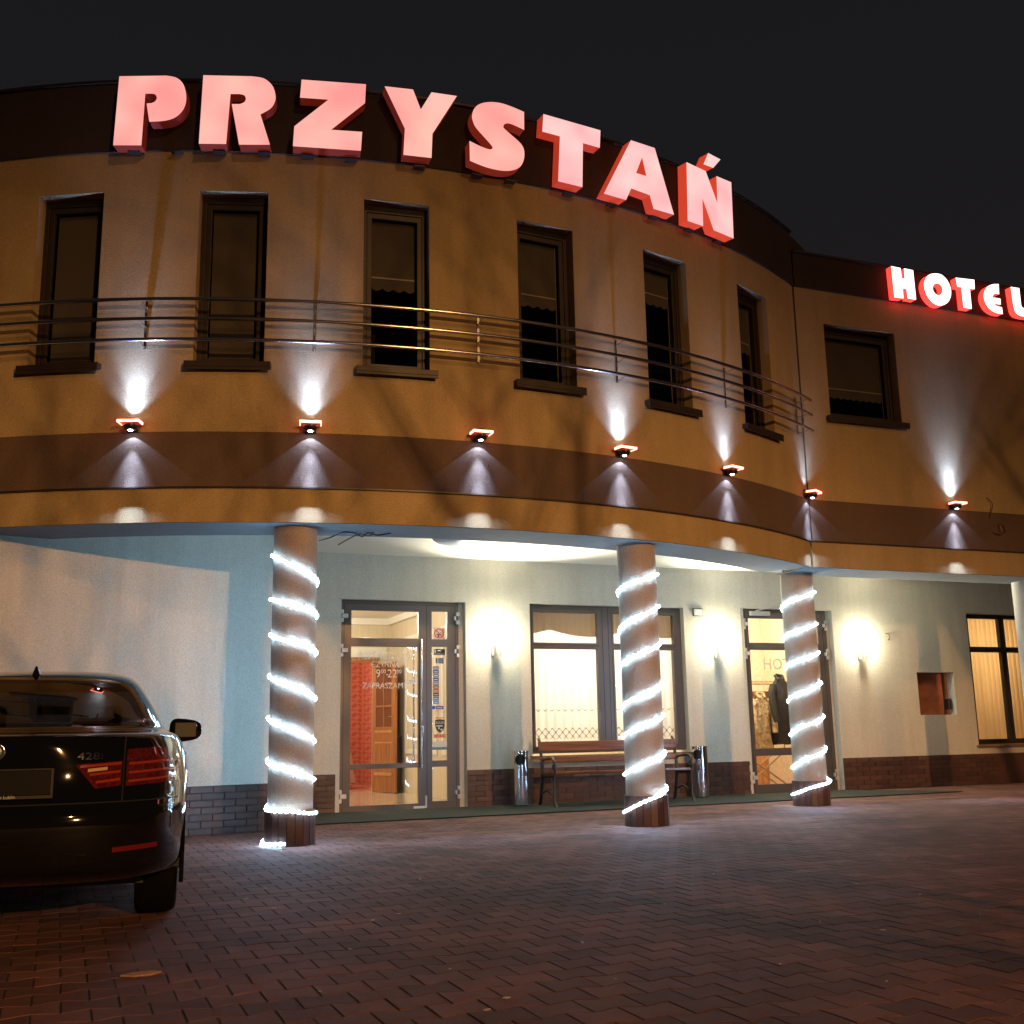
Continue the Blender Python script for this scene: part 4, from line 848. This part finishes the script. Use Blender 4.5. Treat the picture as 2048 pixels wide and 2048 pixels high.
def cable(name, pts, r, label, m=M['black']):
    b = MB(); P_ = [Vector(p) for p in pts]; out = []
    for i in range(len(P_)-1):
        a, p, q_, c = P_[max(i-1, 0)], P_[i], P_[i+1], P_[min(i+2, len(P_)-1)]
        for t_ in (0, .25, .5, .75): out.append(0.5*(2*p+(q_-a)*t_+(2*a-5*p+4*q_-c)*t_*t_+(3*p-a-3*q_+c)*t_**3))
    out.append(P_[-1]); b.tube(out, r, 6); o = b.build(name, m, None, 60); tag(o, label, 'cable'); return o
bx, by = COLS[0]
cable('loose_cable', [(bx+0.23, by+0.05, 2.93), (bx+0.32, by+0.2, 2.99), (bx+0.45, by+0.15, 3.03), (bx+0.56, by+0.25, 3.035), (bx+0.64, by+0.2, 2.99), (bx+0.70, by+0.2, 3.03), (bx+0.78, by+0.3, 3.02), (bx+0.92, by+0.3, 3.04)], 0.007, 'tangled dark cable hanging under the canopy beside the left column')
cable('loose_cable', [(bx+0.40, by+0.15, 2.90), (bx+0.52, by+0.2, 2.98), (bx+0.62, by+0.2, 3.02), (bx+0.70, by+0.22, 3.00), (bx+0.76, by+0.2, 3.035)], 0.006, 'short dark cable end dangling under the canopy by the left column')
cable('facade_wire', [fH(7.26, 0.02, 4.16), fH(7.34, 0.035, 4.07), fH(7.31, 0.03, 3.96), fH(7.27, 0.03, 3.86)], 0.007, 'short wire sticking out of the flat facade near the brown band', M['sill_wood'])
cable('facade_wire', [fH(7.30, 0.03, 3.66), fH(7.42, 0.05, 3.63), fH(7.52, 0.05, 3.68), fH(7.50, 0.05, 3.76), fH(7.42, 0.05, 3.77), fH(7.44, 0.06, 3.66), fH(7.36, 0.05, 3.64)], 0.008, 'coiled wire end hanging on the brown band at the right', M['sill_wood'])
cable('wall_wire', [fB(6.74, 0.005, 2.52), fB(6.79, 0.03, 2.51), fB(6.80, 0.03, 2.45), fB(6.78, 0.005, 2.41)], 0.006, 'small bent wire on the cream wall right of the sconces')

# ------------------------------------------------------------------ carpet, bench, bins
mt = MB(); fr_ = [(-3.7+i*0.25, 1.80-0.028*i*0.25*1.0+0.02*math.sin(i*1.7)) for i in range(42)]
poly = [(-3.7, 0.03), (5.72, 0.03), (6.68, 1.46)]+[(s, d) for s, d in fr_[::-1] if s < 6.6]
mt.prism(lambda u, z, d: fB(u, d, z), [poly], 0.004, 0.016); mo = mt.build('carpet', M['mat']); tag(mo, 'strip of dark green carpet along the porch wall', 'carpet')
bn = empty('park_bench', fB(1.28, 0.58, 0), thB); tag(bn, 'brown wooden park bench with cast iron ends below the window', 'bench')
W2 = 1.10
for k, (y0, z0) in enumerate(((-0.26, 0.440), (-0.16, 0.436), (-0.06, 0.430), (0.04, 0.424))):
    part('seat_slat', M['bench_wood'], bn, I, ((-W2, y0, z0), (W2, y0+0.085, z0+0.032)), bevel=0.006)
def tilt(y0, z0, ang):
    c, s = math.cos(ang), math.sin(ang); return lambda x, y, z: (x, y0+y*c+z*s, z0-y*s+z*c)
part('back_slat', M['bench_wood'], bn, tilt(0.185, 0.74, 0.17), ((-W2, 0, 0), (W2, 0.030, 0.135)), bevel=0.006)
part('back_slat', M['bench_wood'], bn, tilt(0.150, 0.585, 0.17), ((-W2, 0, 0), (W2, 0.030, 0.075)), bevel=0.006)
for x in (-W2+0.03, W2-0.03):
    b = MB(); q = lambda pts, r, x=x, b=b: b.tube([(x, y, z) for y, z in pts], r, 8)
    q([(0.30, 0.0), (0.24, 0.05), (0.20, 0.2), (0.155, 0.38), (0.15, 0.46), (0.165, 0.58), (0.205, 0.75), (0.235, 0.88), (0.262, 0.905), (0.275, 0.89)], [0.022, 0.024, 0.024, 0.026, 0.028, 0.024, 0.022, 0.020, 0.018, 0.014])
    q([(-0.30, 0.0), (-0.27, 0.03), (-0.235, 0.12), (-0.25, 0.24), (-0.225, 0.36), (-0.24, 0.43)], [0.022, 0.024, 0.020, 0.024, 0.020, 0.024])
    q([(-0.26, 0.425), (-0.1, 0.412), (0.05, 0.402), (0.15, 0.40)], 0.018)
    q([(0.17, 0.60), (0.08, 0.635), (-0.02, 0.645), (-0.12, 0.655), (-0.205, 0.645), (-0.255, 0.60), (-0.26, 0.54), (-0.23, 0.50), (-0.20, 0.53), (-0.215, 0.565)], [0.016, 0.018, 0.020, 0.022, 0.022, 0.022, 0.020, 0.018, 0.014, 0.010])
    q([(-0.255, 0.56), (-0.275, 0.50), (-0.24, 0.43)], 0.018); q([(-0.2, 0.16), (0.0, 0.22), (0.2, 0.17)], 0.014)
    b.build('cast_iron_end', M['cast'], bn, 60)
def bin_(s, d, face, label):
    o = empty('litter_bin', fB(s, d, 0.0), thB+face); tag(o, label, 'litter bin', 'steel bins flanking the bench')
    r, h_, hz, hr = 0.112, 0.755, 0.635, 0.068; n, K = 64, 60; b = MB(); vs = []; fs = []
    for k in range(K+1):
        for i in range(n):
            a = 2*math.pi*i/n; vs.append((r*math.cos(a), r*math.sin(a), 0.03+(h_-0.03)*k/K))
    for k in range(K):
        for i in range(n):
            a = 2*math.pi*(i+0.5)/n; z = 0.03+(h_-0.03)*(k+0.5)/K; da = (a+math.pi/2+math.pi) % (2*math.pi)-math.pi
            if (da*r)**2+(z-hz)**2 < hr*hr: continue
            fs.append((k*n+i, k*n+(i+1) % n, (k+1)*n+(i+1) % n, (k+1)*n+i))
    b.add(vs, fs); b.build('cylinder', M['steel'], o, 60)
    b = MB(); b.lathe(I, [(r-0.02, 0.06), (r-0.02, 0.74)], 32); b.build('liner', M['black'], o, 40)
    b = MB(); b.tube([((r+0.001)*math.cos(-math.pi/2+hr*math.cos(t_)/r), (r+0.001)*math.sin(-math.pi/2+hr*math.cos(t_)/r), hz+hr*math.sin(t_)) for t_ in [2*math.pi*k/40 for k in range(40)]], 0.006, 6, closed=True); b.build('opening_rim', M['black'], o, 60)
    b = MB(); b.lathe(I, [(r+0.004, 0.0), (r+0.004, 0.03), (r, 0.032)], 40); b.build('foot_ring', M['black'], o, 40)
    b = MB(); b.lathe(I, [(r+0.003, h_-0.02), (r+0.003, h_), (0.0, h_+0.002)], 40); b.build('lid', M['steel'], o, 40)
bin_(-0.09, 0.36, -0.45, 'polished steel cylinder bin left of the bench'); bin_(2.83, 0.30, -0.95, 'polished steel cylinder bin right of the bench')

# ------------------------------------------------------------------ parked car
car = empty('parked_car', (-2.593, 5.551, 0.0), RAD(17.42)); tag(car, 'black coupe parked at the left edge, seen from its rear right corner', 'car')
car.scale = (1.031, 1.031, 1.031)
M['paint'] = mat('black_car_paint', (0.004, 0.004, 0.005), 0.06, metal=0.0, coat=0.6, spec=0.35)
M['car_glass'] = glass('tinted_car_glass', (0.17, 0.175, 0.19), extra=0.05)
M['tyre'] = mat('tyre_rubber', (0.003, 0.003, 0.003), 0.85, spec=0.12, bump=0.3, bscale=80)
M['rim'] = mat('alloy_rim', (0.35, 0.35, 0.36), 0.3, metal=1.0)
M['tail'] = mat('red_tail_lens', (0.085, 0.008, 0.006), 0.06, coat=1.0, var=0.6, vscale=45)
M['tail_bar'] = mat('tail_light_bar', (0.24, 0.022, 0.010), 0.15, coat=0.6, emit=(1.0, 0.12, 0.03), estr=0.03)  # lamp is off; faint emission added in place of reflected light
M['tail_clear'] = mat('reversing_lens', (0.55, 0.40, 0.22), 0.1, coat=1.0)
M['chrome'] = mat('chrome', (0.75, 0.74, 0.72), 0.12, metal=1.0)
M['reflector'] = mat('red_reflector', (0.13, 0.010, 0.008), 0.25)
# horizontal slices: z, rear y, front y, half width, widest from y, widest to y, corner power
SL = [(0.265, 0.3, 4.4, 0.7894, 1.15, 3.8, 3.6), (0.285, 0.16, 4.5, 0.8703, 1.15, 3.8, 3.6), (0.32, 0.075, 4.57, 0.8956, 1.15, 3.8, 3.6), (0.36, 0.035, 4.61, 0.9057, 1.15, 3.8, 3.5), (0.46, 0.01, 4.63, 0.9128, 1.15, 3.8, 3.4), (0.56, 0, 4.635, 0.9179, 1.15, 3.8, 3.3),
      (0.63, 0.012, 4.63, 0.9219, 1.15, 3.8, 3.3), (0.67, 0.045, 4.62, 0.924, 1.15, 3.8, 3.2), (0.74, 0.07, 4.58, 0.924, 1.15, 3.8, 3.1), (0.81, 0.085, 4.48, 0.9189, 1.15, 3.8, 3), (0.87, 0.092, 4.28, 0.9088, 1.15, 3.75, 2.9), (0.92, 0.098, 3.98, 0.8946, 1.15, 3.6, 2.8),
      (0.96, 0.104, 3.72, 0.8784, 1.15, 3.4, 2.7), (0.99, 0.118, 3.55, 0.8582, 1.15, 3.2, 2.7), (1.005, 0.165, 3.46, 0.8359, 1.16, 3.1, 2.7), (1.014, 0.28, 3.42, 0.8157, 1.2, 3, 2.8), (1.024, 0.46, 3.4, 0.7975, 1.25, 2.95, 3), (1.036, 0.6, 3.36, 0.7792, 1.3, 2.9, 3.2),
      (1.081, 0.7, 3.24, 0.7539, 1.35, 2.75, 3.4), (1.145, 0.86, 3.09, 0.7205, 1.45, 2.6, 3.5), (1.215, 1.035, 2.94, 0.6801, 1.55, 2.5, 3.5), (1.284, 1.22, 2.79, 0.6376, 1.7, 2.45, 3.5), (1.331, 1.36, 2.68, 0.6021, 1.8, 2.4, 3.4), (1.371, 1.52, 2.57, 0.5515, 1.9, 2.35, 3.2),
      (1.403, 1.7, 2.46, 0.4453, 2, 2.3, 3), (1.419, 1.88, 2.37, 0.2935, 2.05, 2.25, 2.8), (1.427, 2.02, 2.28, 0.1214, 2.12, 2.2, 2.4)]
def cr(a, b, c, d, t): return 0.5*(2*b+(c-a)*t+(2*a-5*b+4*c-d)*t*t+(3*b-a-3*c+d)*t**3)
DS = []
for i in range(len(SL)-1):
    a, b, c, d = SL[max(i-1, 0)], SL[i], SL[i+1], SL[min(i+2, len(SL)-1)]
    for k in range(3): DS.append(tuple(cr(a[j], b[j], c[j], d[j], k/3) for j in range(7)))
DS.append(SL[-1])
NR, NS, NF = 30, 26, 20
def outline(s):
    z, yr, yf, w, y1, y2, n = s; pts = []
    for k in range(NR):
        ph_ = math.pi/2*(k/NR)**0.9; pts.append((w*math.sin(ph_)**(2/n), y1-(y1-yr)*math.cos(ph_)**(2/n), z))
    for k in range(NS): pts.append((w, y1+(y2-y1)*k/NS, z))
    for k in range(NF+1):
        ph_ = math.pi/2*(1-k/NF); pts.append((w*max(0, math.sin(ph_))**(2/n), y2+(yf-y2)*max(0, math.cos(ph_))**(2/n), z))
    return pts
half = [outline(s) for s in DS]; NP = len(half[0])
P_ = {'body': MB(), 'rear_window': MB(), 'windscreen': MB(), 'side_window_r': MB(), 'side_window_l': MB()}
def wheel_hit(x, y, z): return abs(x) > 0.70 and any((y-wy)**2+(z-0.335)**2 < 0.365**2 for wy in (1.06, 3.86))
for sgx in (1, -1):
    for i in range(len(DS)-1):
        for k in range(NP-1):
            q_ = [half[i][k], half[i][k+1], half[i+1][k+1], half[i+1][k]]
            cx_ = sum(p[0] for p in q_)/4; cy_ = sum(p[1] for p in q_)/4; cz_ = sum(p[2] for p in q_)/4
            if wheel_hit(cx_, cy_, cz_): continue
            wv = (DS[i][3]+DS[i+1][3])/2; key = 'body'
            if 1.048 < cz_ < 1.321:
                if k < NR and cx_/wv < 0.885 and cy_ < 1.5: key = 'rear_window'
                elif k >= NR+NS and cx_/wv < 0.90: key = 'windscreen'
                elif 1.065 < cz_ < 1.298 and 1.32+(cz_-1.06)*1.5 < cy_ < 3.05-(cz_-1.06)*1.9 and not (2.02 < cy_ < 2.06): key = 'side_window_r' if sgx > 0 else 'side_window_l'
            vs = [(p[0]*sgx, p[1], p[2]) for p in q_]; P_[key].add(vs if sgx > 0 else vs[::-1], [(0, 1, 2, 3)])
last = half[-1]; P_['body'].add([(p[0], p[1], p[2]) for p in last]+[(-p[0], p[1], p[2]) for p in last[::-1]], [tuple(range(2*len(last)))])
P_['body'].build('body', M['paint'], car, 50)
for k in ('rear_window', 'windscreen', 'side_window_r', 'side_window_l'): P_[k].build('side_window' if 'side' in k else k, M['car_glass'], car, 50)
def rear_pt(x, z, off=0.0):
    for a, b in zip(DS, DS[1:]):
        if a[0] <= z <= b[0]: break
    t = (z-a[0])/max(1e-6, b[0]-a[0]); s = [a[j]+(b[j]-a[j])*t for j in range(7)]
    _, yr, yf, w, y1, y2, n = s; ax = min(abs(x)/w, 0.9999)
    y = y1-(y1-yr)*(1-ax**n)**(1/n)
    nx = (ax**(n-1))*math.copysign(1, x)/w; ny = -((1-ax**n)**(1/n))**(n-1)/(y1-yr); l = math.hypot(nx, ny) or 1
    return (x+nx/l*off, y+ny/l*off, z)
def patch(name, m, xa, xb, za, zb, off, parent, nx=16, nz=5, slantL=0.0, slantR=0.0, thick=0.012, rise=0.0):
    b = MB(); vs = []; fs = []
    for lay in (off, off-thick):
        for j in range(nz+1):
            tz = j/nz
            for i in range(nx+1):
                tx = i/nx; x0 = xa+slantL*(1-tz); x1 = xb+slantR*tz; x = x0+(x1-x0)*tx; z = za+(zb-za)*tz+rise*tx
                vs.append(rear_pt(x, z, lay))
    B = (nx+1)*(nz+1)
    for j in range(nz):
        for i in range(nx):
            q_ = (j*(nx+1)+i, j*(nx+1)+i+1, (j+1)*(nx+1)+i+1, (j+1)*(nx+1)+i); fs.append(q_); fs.append(tuple(v+B for v in q_[::-1]))
    for j in range(nz):
        for i in (0, nx): fs.append((j*(nx+1)+i, (j+1)*(nx+1)+i, (j+1)*(nx+1)+i+B, j*(nx+1)+i+B))
    for i in range(nx):
        for j in (0, nz): fs.append((j*(nx+1)+i, j*(nx+1)+i+1, j*(nx+1)+i+1+B, j*(nx+1)+i+B))
    b.add(vs, fs); return b.build(name, m, parent, 35)
for sgx in (1, -1):
    sx = lambda v: v*sgx
    t1 = patch('tail_light', M['tail'], sx(0.36), sx(0.578), 0.735, 0.855, 0.006, car, slantL=sx(0.10), rise=0.012)
    t2 = patch('tail_light', M['tail'], sx(0.600), sx(0.872), 0.742, 0.925, 0.006, car, nx=20, rise=0.012, slantR=sx(-0.035))
    for z in (0.760, 0.798): patch('light_bar', M['tail_bar'], sx(0.46 if z < .78 else .43), sx(0.570), z, z+0.012, 0.010, t1, nz=1, rise=0.012, thick=0.004)
    patch('light_bar', M['tail_bar'], sx(0.385), sx(0.572), 0.838, 0.850, 0.010, t1, nz=1, rise=0.012, thick=0.004)
    patch('reversing_light', M['tail_clear'], sx(0.42), sx(0.51), 0.817, 0.832, 0.009, t1, nz=1, rise=0.008, thick=0.003)
    for z in (0.760, 0.802, 0.846): patch('light_bar', M['tail_bar'], sx(0.610), sx(0.858), z, z+0.012, 0.010, t2, nz=1, rise=0.014, thick=0.004)
    patch('reflector', M['reflector'], sx(0.555), sx(0.765), 0.428, 0.452, 0.004, car, nz=2, slantL=sx(0.0), rise=0.006, thick=0.006)
    # mirror
    b = MB(); vs = []; fs = []; n1, n2 = 20, 12
    for j in range(n2+1):
        v = -math.pi/2+math.pi*j/n2
        for i in range(n1):
            u = 2*math.pi*i/n1; cu, su = math.cos(u), math.sin(u); cv, sv = math.cos(v), math.sin(v)
            X = 0.115*math.copysign(abs(cu)**0.6, cu)*abs(cv)**0.6; Z = 0.082*math.copysign(abs(su)**0.6, su)*abs(cv)**0.6*(1-0.18*(X/0.115)); Y = 0.075*math.copysign(abs(sv)**0.7, sv)*(1 if sv > 0 else 0.25)
            vs.append((sgx*(0.985+X)-sgx*0.06, 2.70+Y, 1.035+Z))
    for j in range(n2):
        for i in range(n1): fs.append((j*n1+i, j*n1+(i+1) % n1, (j+1)*n1+(i+1) % n1, (j+1)*n1+i))
    b.add(vs, fs); mi = b.build('wing_mirror', M['paint'], car, 60)
    part('mirror_glass', M['black'], mi, I, ((min(sgx*.85, sgx*1.0), 2.674, 0.985), (max(sgx*.85, sgx*1.0), 2.679, 1.09)), bevel=0.01)
    b = MB(); b.tube([(sgx*0.74, 2.75, 0.98), (sgx*0.86, 2.73, 1.0)], 0.022, 8); b.build('mirror_arm', M['paint'], car, 50)
    part('door_handle', M['paint'], car, I, ((min(sgx*.895, sgx*.925), 2.0, 0.865), (max(sgx*.895, sgx*.925), 2.17, 0.89)), bevel=0.008)
    for wy in (1.06, 3.86):
        fw = lambda x_, y_, z, wy=wy: (sgx*(0.77+z), wy+x_, 0.335+y_)
        b = MB(); b.lathe(fw, [(0.235, -0.095), (0.285, -0.116), (0.312, -0.110), (0.327, -0.090), (0.334, -0.055), (0.335, 0.0), (0.334, 0.055), (0.327, 0.088), (0.312, 0.106), (0.285, 0.112), (0.235, 0.094), (0.235, -0.095)], 48, cap=False); wh = b.build('wheel', M['tyre'], car, 40)
        b = MB(); b.lathe(fw, [(0.236, -0.09), (0.236, 0.092), (0.222, 0.094), (0.215, 0.02), (0.06, 0.01), (0.05, 0.07), (0.0, 0.075)], 40, cap=False)
        for k in range(5):
            a = 2*math.pi*k/5; b.tube([fw(0.04*math.cos(a), 0.04*math.sin(a), 0.06), fw(0.225*math.cos(a-0.12), 0.225*math.sin(a-0.12), 0.078)], 0.016, 6); b.tube([fw(0.04*math.cos(a), 0.04*math.sin(a), 0.06), fw(0.225*math.cos(a+0.12), 0.225*math.sin(a+0.12), 0.078)], 0.016, 6)
        b.build('rim', M['rim'], wh, 40)
        b = MB(); b.lathe(lambda x_, y_, z, wy=wy: (sgx*(0.60+z), wy+x_, 0.335+y_), [(0.0, 0.0), (0.375, 0.0), (0.375, 0.285)], 40, -8, 188, cap=False); b.build('wheel_arch_liner', M['black'], car, 40)
        b = MB(); b.tube([(sgx*0.900, wy+0.368*math.cos(t_), 0.335+0.368*math.sin(t_)) for t_ in [math.pi*(-0.12+1.24*k/30) for k in range(31)]], 0.014, 6); b.build('arch_lip', M['paint'], car, 50)
part('underbody', M['black'], car, I, ((-0.70, 0.75, 0.20), (0.70, 4.2, 0.32)))
# number plate, badge, model lettering
fpz = lambda u, d, z: (u, 0.052-d, z)
pl_ = part('number_plate', mat('dark_plate', (0.006, 0.006, 0.007), 0.25), car, fpz, ((-0.26, 0.0, 0.715), (0.26, 0.012, 0.835)), bevel=0.003)
part('plate_frame', M['black'], pl_, fpz, ((-0.272, 0.0, 0.700), (0.272, 0.015, 0.7145)), ((-0.272, 0.0, 0.8355), (0.272, 0.015, 0.842)), ((-0.272, 0.0, 0.715), (-0.2605, 0.015, 0.835)), ((0.2605, 0.0, 0.715), (0.272, 0.015, 0.835)))
part('frame_edge', M['chrome'], pl_, fpz, ((-0.272, 0.0152, 0.8385), (0.272, 0.0165, 0.842)))
M['grey_print'] = mat('pale_print', (0.55, 0.55, 0.52), 0.5)
text_mesh('frame_lettering', 'Auto Lublin', 0.022, M['grey_print'], pl_, lambda u, d, z: fpz(u+0.052, 0.0158, z+0.7025))
ey = rear_pt(0, 0.925)[1]
fe = lambda x_, y_, z: (x_, ey-0.002-z, 0.925+y_)
b = MB(); b.lathe(fe, [(0.041, 0.0), (0.041, 0.008), (0.037, 0.010), (0.0, 0.010)], 40); em = b.build('badge', M['chrome'], car, 30)
b = MB(); b.lathe(fe, [(0.0365, 0.0085), (0.0365, 0.0112), (0.0245, 0.0112)], 40, cap=False); b.build('badge_ring', M['black'], em, 30)
bb, bw = MB(), MB()
for k in range(4):
    a0_ = k*math.pi/2; (bb if k % 2 else bw).prism(lambda u, d, v: fe(u, v, d), [[(0, 0)]+[(0.024*math.cos(a0_+math.pi/2*i/8), 0.024*math.sin(a0_+math.pi/2*i/8)) for i in range(9)]], 0.010, 0.0114)
bw.build('badge_quarter', M['white'], em); bb.build('badge_quarter', SM['sky'], em)
yx = lambda u, z: rear_pt(u, z, 0.004)[1]
text_mesh('model_lettering', '428i', 0.062, M['chrome'], car, lambda u, d, z: (u+0.43, yx(u+0.43, 0.878+z*0.8), 0.878+z*0.8), xs=1.15)
# seams of boot lid and bumper
b = MB()
b.tube([rear_pt(x, 0.668, 0.0) for x in [(-0.86+1.72*i/40) for i in range(41)]], 0.004, 5); b.build('bumper_seam', M['seam'], car)
for xx in (0.589, -0.589):
    b = MB(); b.tube([rear_pt(xx, z, 0.001) for z in [0.67+0.32*i/14 for i in range(15)]], 0.004, 5); b.build('boot_seam', M['seam'], car)
b = MB()
vs = []; fs = []; prof = [(0.030, 0.0, 0.11), (0.030, 0.012, 0.10), (0.020, 0.035, 0.065), (0.009, 0.060, 0.035), (0.002, 0.068, 0.02)]
for (w_, h_, l_) in prof:
    for i in range(14):
        a = 2*math.pi*i/14; vs.append((w_*math.cos(a), 1.60+0.03*(h_/0.068)*-1+l_*0.6*math.sin(a), 1.367+h_))
for j in range(len(prof)-1):
    for i in range(14): fs.append((j*14+i, j*14+(i+1) % 14, (j+1)*14+(i+1) % 14, (j+1)*14+i))
b.add(vs, fs+[tuple(range((len(prof)-1)*14, len(prof)*14))]); b.build('roof_antenna', M['paint'], car, 60)
M['seat'] = mat('dark_leather', (0.02, 0.02, 0.02), 0.6)
for x in (-0.36, 0.36):
    part('seat', M['seat'], car, I, ((x-0.24, 2.05, 0.45), (x+0.24, 2.20, 1.02)), ((x-0.14, 2.06, 1.04), (x+0.14, 2.15, 1.20)), bevel=0.04)
    part('rear_seat', M['seat'], car, I, ((x-0.30, 1.22, 0.45), (x+0.30, 1.36, 1.00)), ((x-0.12, 1.24, 0.99), (x+0.12, 1.32, 1.10)), bevel=0.04)
part('parcel_shelf', M['seat'], car, I, ((-0.68, 0.72, 0.975), (0.68, 1.22, 0.99)))
part('interior_mirror', M['black'], car, I, ((-0.11, 2.78, 1.16), (0.11, 2.80, 1.22)), bevel=0.01)
part('dashboard', M['seat'], car, I, ((-0.66, 2.85, 0.80), (0.66, 3.2, 0.99)), bevel=0.04)

# ------------------------------------------------------------------ small scraps on the paving, bare tree behind the viewer
sm = MB(); sm.prism(lambda u, d, v: (u, v, d), [[(-0.5, -0.1), (-0.1, -0.32), (0.42, -0.16), (0.5, 0.12), (0.05, 0.30), (-0.4, 0.2)]], 0.0, 0.09); sme = sm.mesh('scrap'); sme.materials.append(mat('pale_scrap', (0.55, 0.47, 0.38), 0.7))
SPX = [(1013, 1998), (974, 2022), (1165, 1887), (797, 1829), (745, 1842), (493, 1799), (531, 1778), (547, 1818), (1766, 1862), (1773, 1965), (1427, 1749), (1712, 1769), (1808, 1720), (1840, 1790), (1330, 1810), (1510, 1783), (840, 1760), (1640, 1845), (900, 1940), (700, 1900), (1230, 1960), (1560, 1930), (640, 1985), (1960, 1830)]
def gpt(px, py):
    r = Fv+Rv*((px-1024)/2190.15)-Uv*((py-1024)/2190.15); t = -1.0/r.z; return (r.x*t, r.y*t)
for i, (px, py) in enumerate(SPX):
    x, y = gpt(px, py); o = bpy.data.objects.new('paper_scrap', sme); COL.objects.link(o); o.location = (x, y, 0.004); o.rotation_euler = (0, 0, random.uniform(0, 6.28))
    k = random.uniform(0.010, 0.026) if i > 8 else 0.032; o.scale = (k, k*random.uniform(.5, 1), 0.03)
    tag(o, 'tiny pale scrap lying on the brown paving', 'litter', 'tiny scraps scattered over the paving')
lf = MB(); lf.prism(lambda u, d, v: (u, v, d), [[(-0.085, 0.0), (-0.03, 0.028), (0.05, 0.026), (0.085, 0.004), (0.04, -0.026), (-0.03, -0.028)]], 0.0, 0.006)
o = lf.build('dry_leaf', mat('dry_leaf', (0.38, 0.20, 0.09), 0.7, var=0.2, vscale=30)); x, y = gpt(282, 1952); o.location = (x, y, 0.006); o.rotation_euler = (0.08, 0, thB); tag(o, 'dry brown leaf lying on the paving behind the car', 'leaf')
def bare_tree(loc, seed, height, r0, depth, label):
    t = empty('bare_tree', loc); tag(t, label, 'tree', 'bare trees behind the viewer')
    trunk, twigs = MB(), MB(); rt = random.Random(seed)
    def limb(p, d, l, r, lev):
        pts = [p]; rs = [r]; n = 5; q = p.copy(); dd = d.copy()
        for i in range(n):
            dd = (dd+Vector((rt.uniform(-.16, .16), rt.uniform(-.16, .16), rt.uniform(-.05, .12)))).normalized(); q = q+dd*l/n; pts.append(q.copy()); rs.append(r*(1-0.6*(i+1)/n))
        (trunk if lev == 0 else twigs).tube(pts, rs, 6)
        if lev < depth:
            for i in range(2, n+1):
                for _ in range(2 if lev < 2 else 1):
                    nd = (dd*0.7+Vector((rt.uniform(-1, 1), rt.uniform(-1, 1), rt.uniform(-0.1, 0.8)))).normalized(); limb(pts[i], nd, l*rt.uniform(.5, .72), rs[i]*0.7, lev+1)
    limb(Vector((0, 0, 0)), Vector((0, 0, 1)), height, r0, 0)
    trunk.build('trunk', M['bark'], t, 60); twigs.build('branches', M['bark'], t, 60)
M['bark'] = mat('bark', (0.06, 0.045, 0.035), 0.9)
bare_tree((12.0, -2.5, 0), 5, 7.5, 0.16, 4, 'tall leafless tree across the court behind the viewer')
bare_tree((9.4, -7.6, 0), 11, 5.2, 0.06, 3, 'thin young leafless tree beside the street behind the viewer')
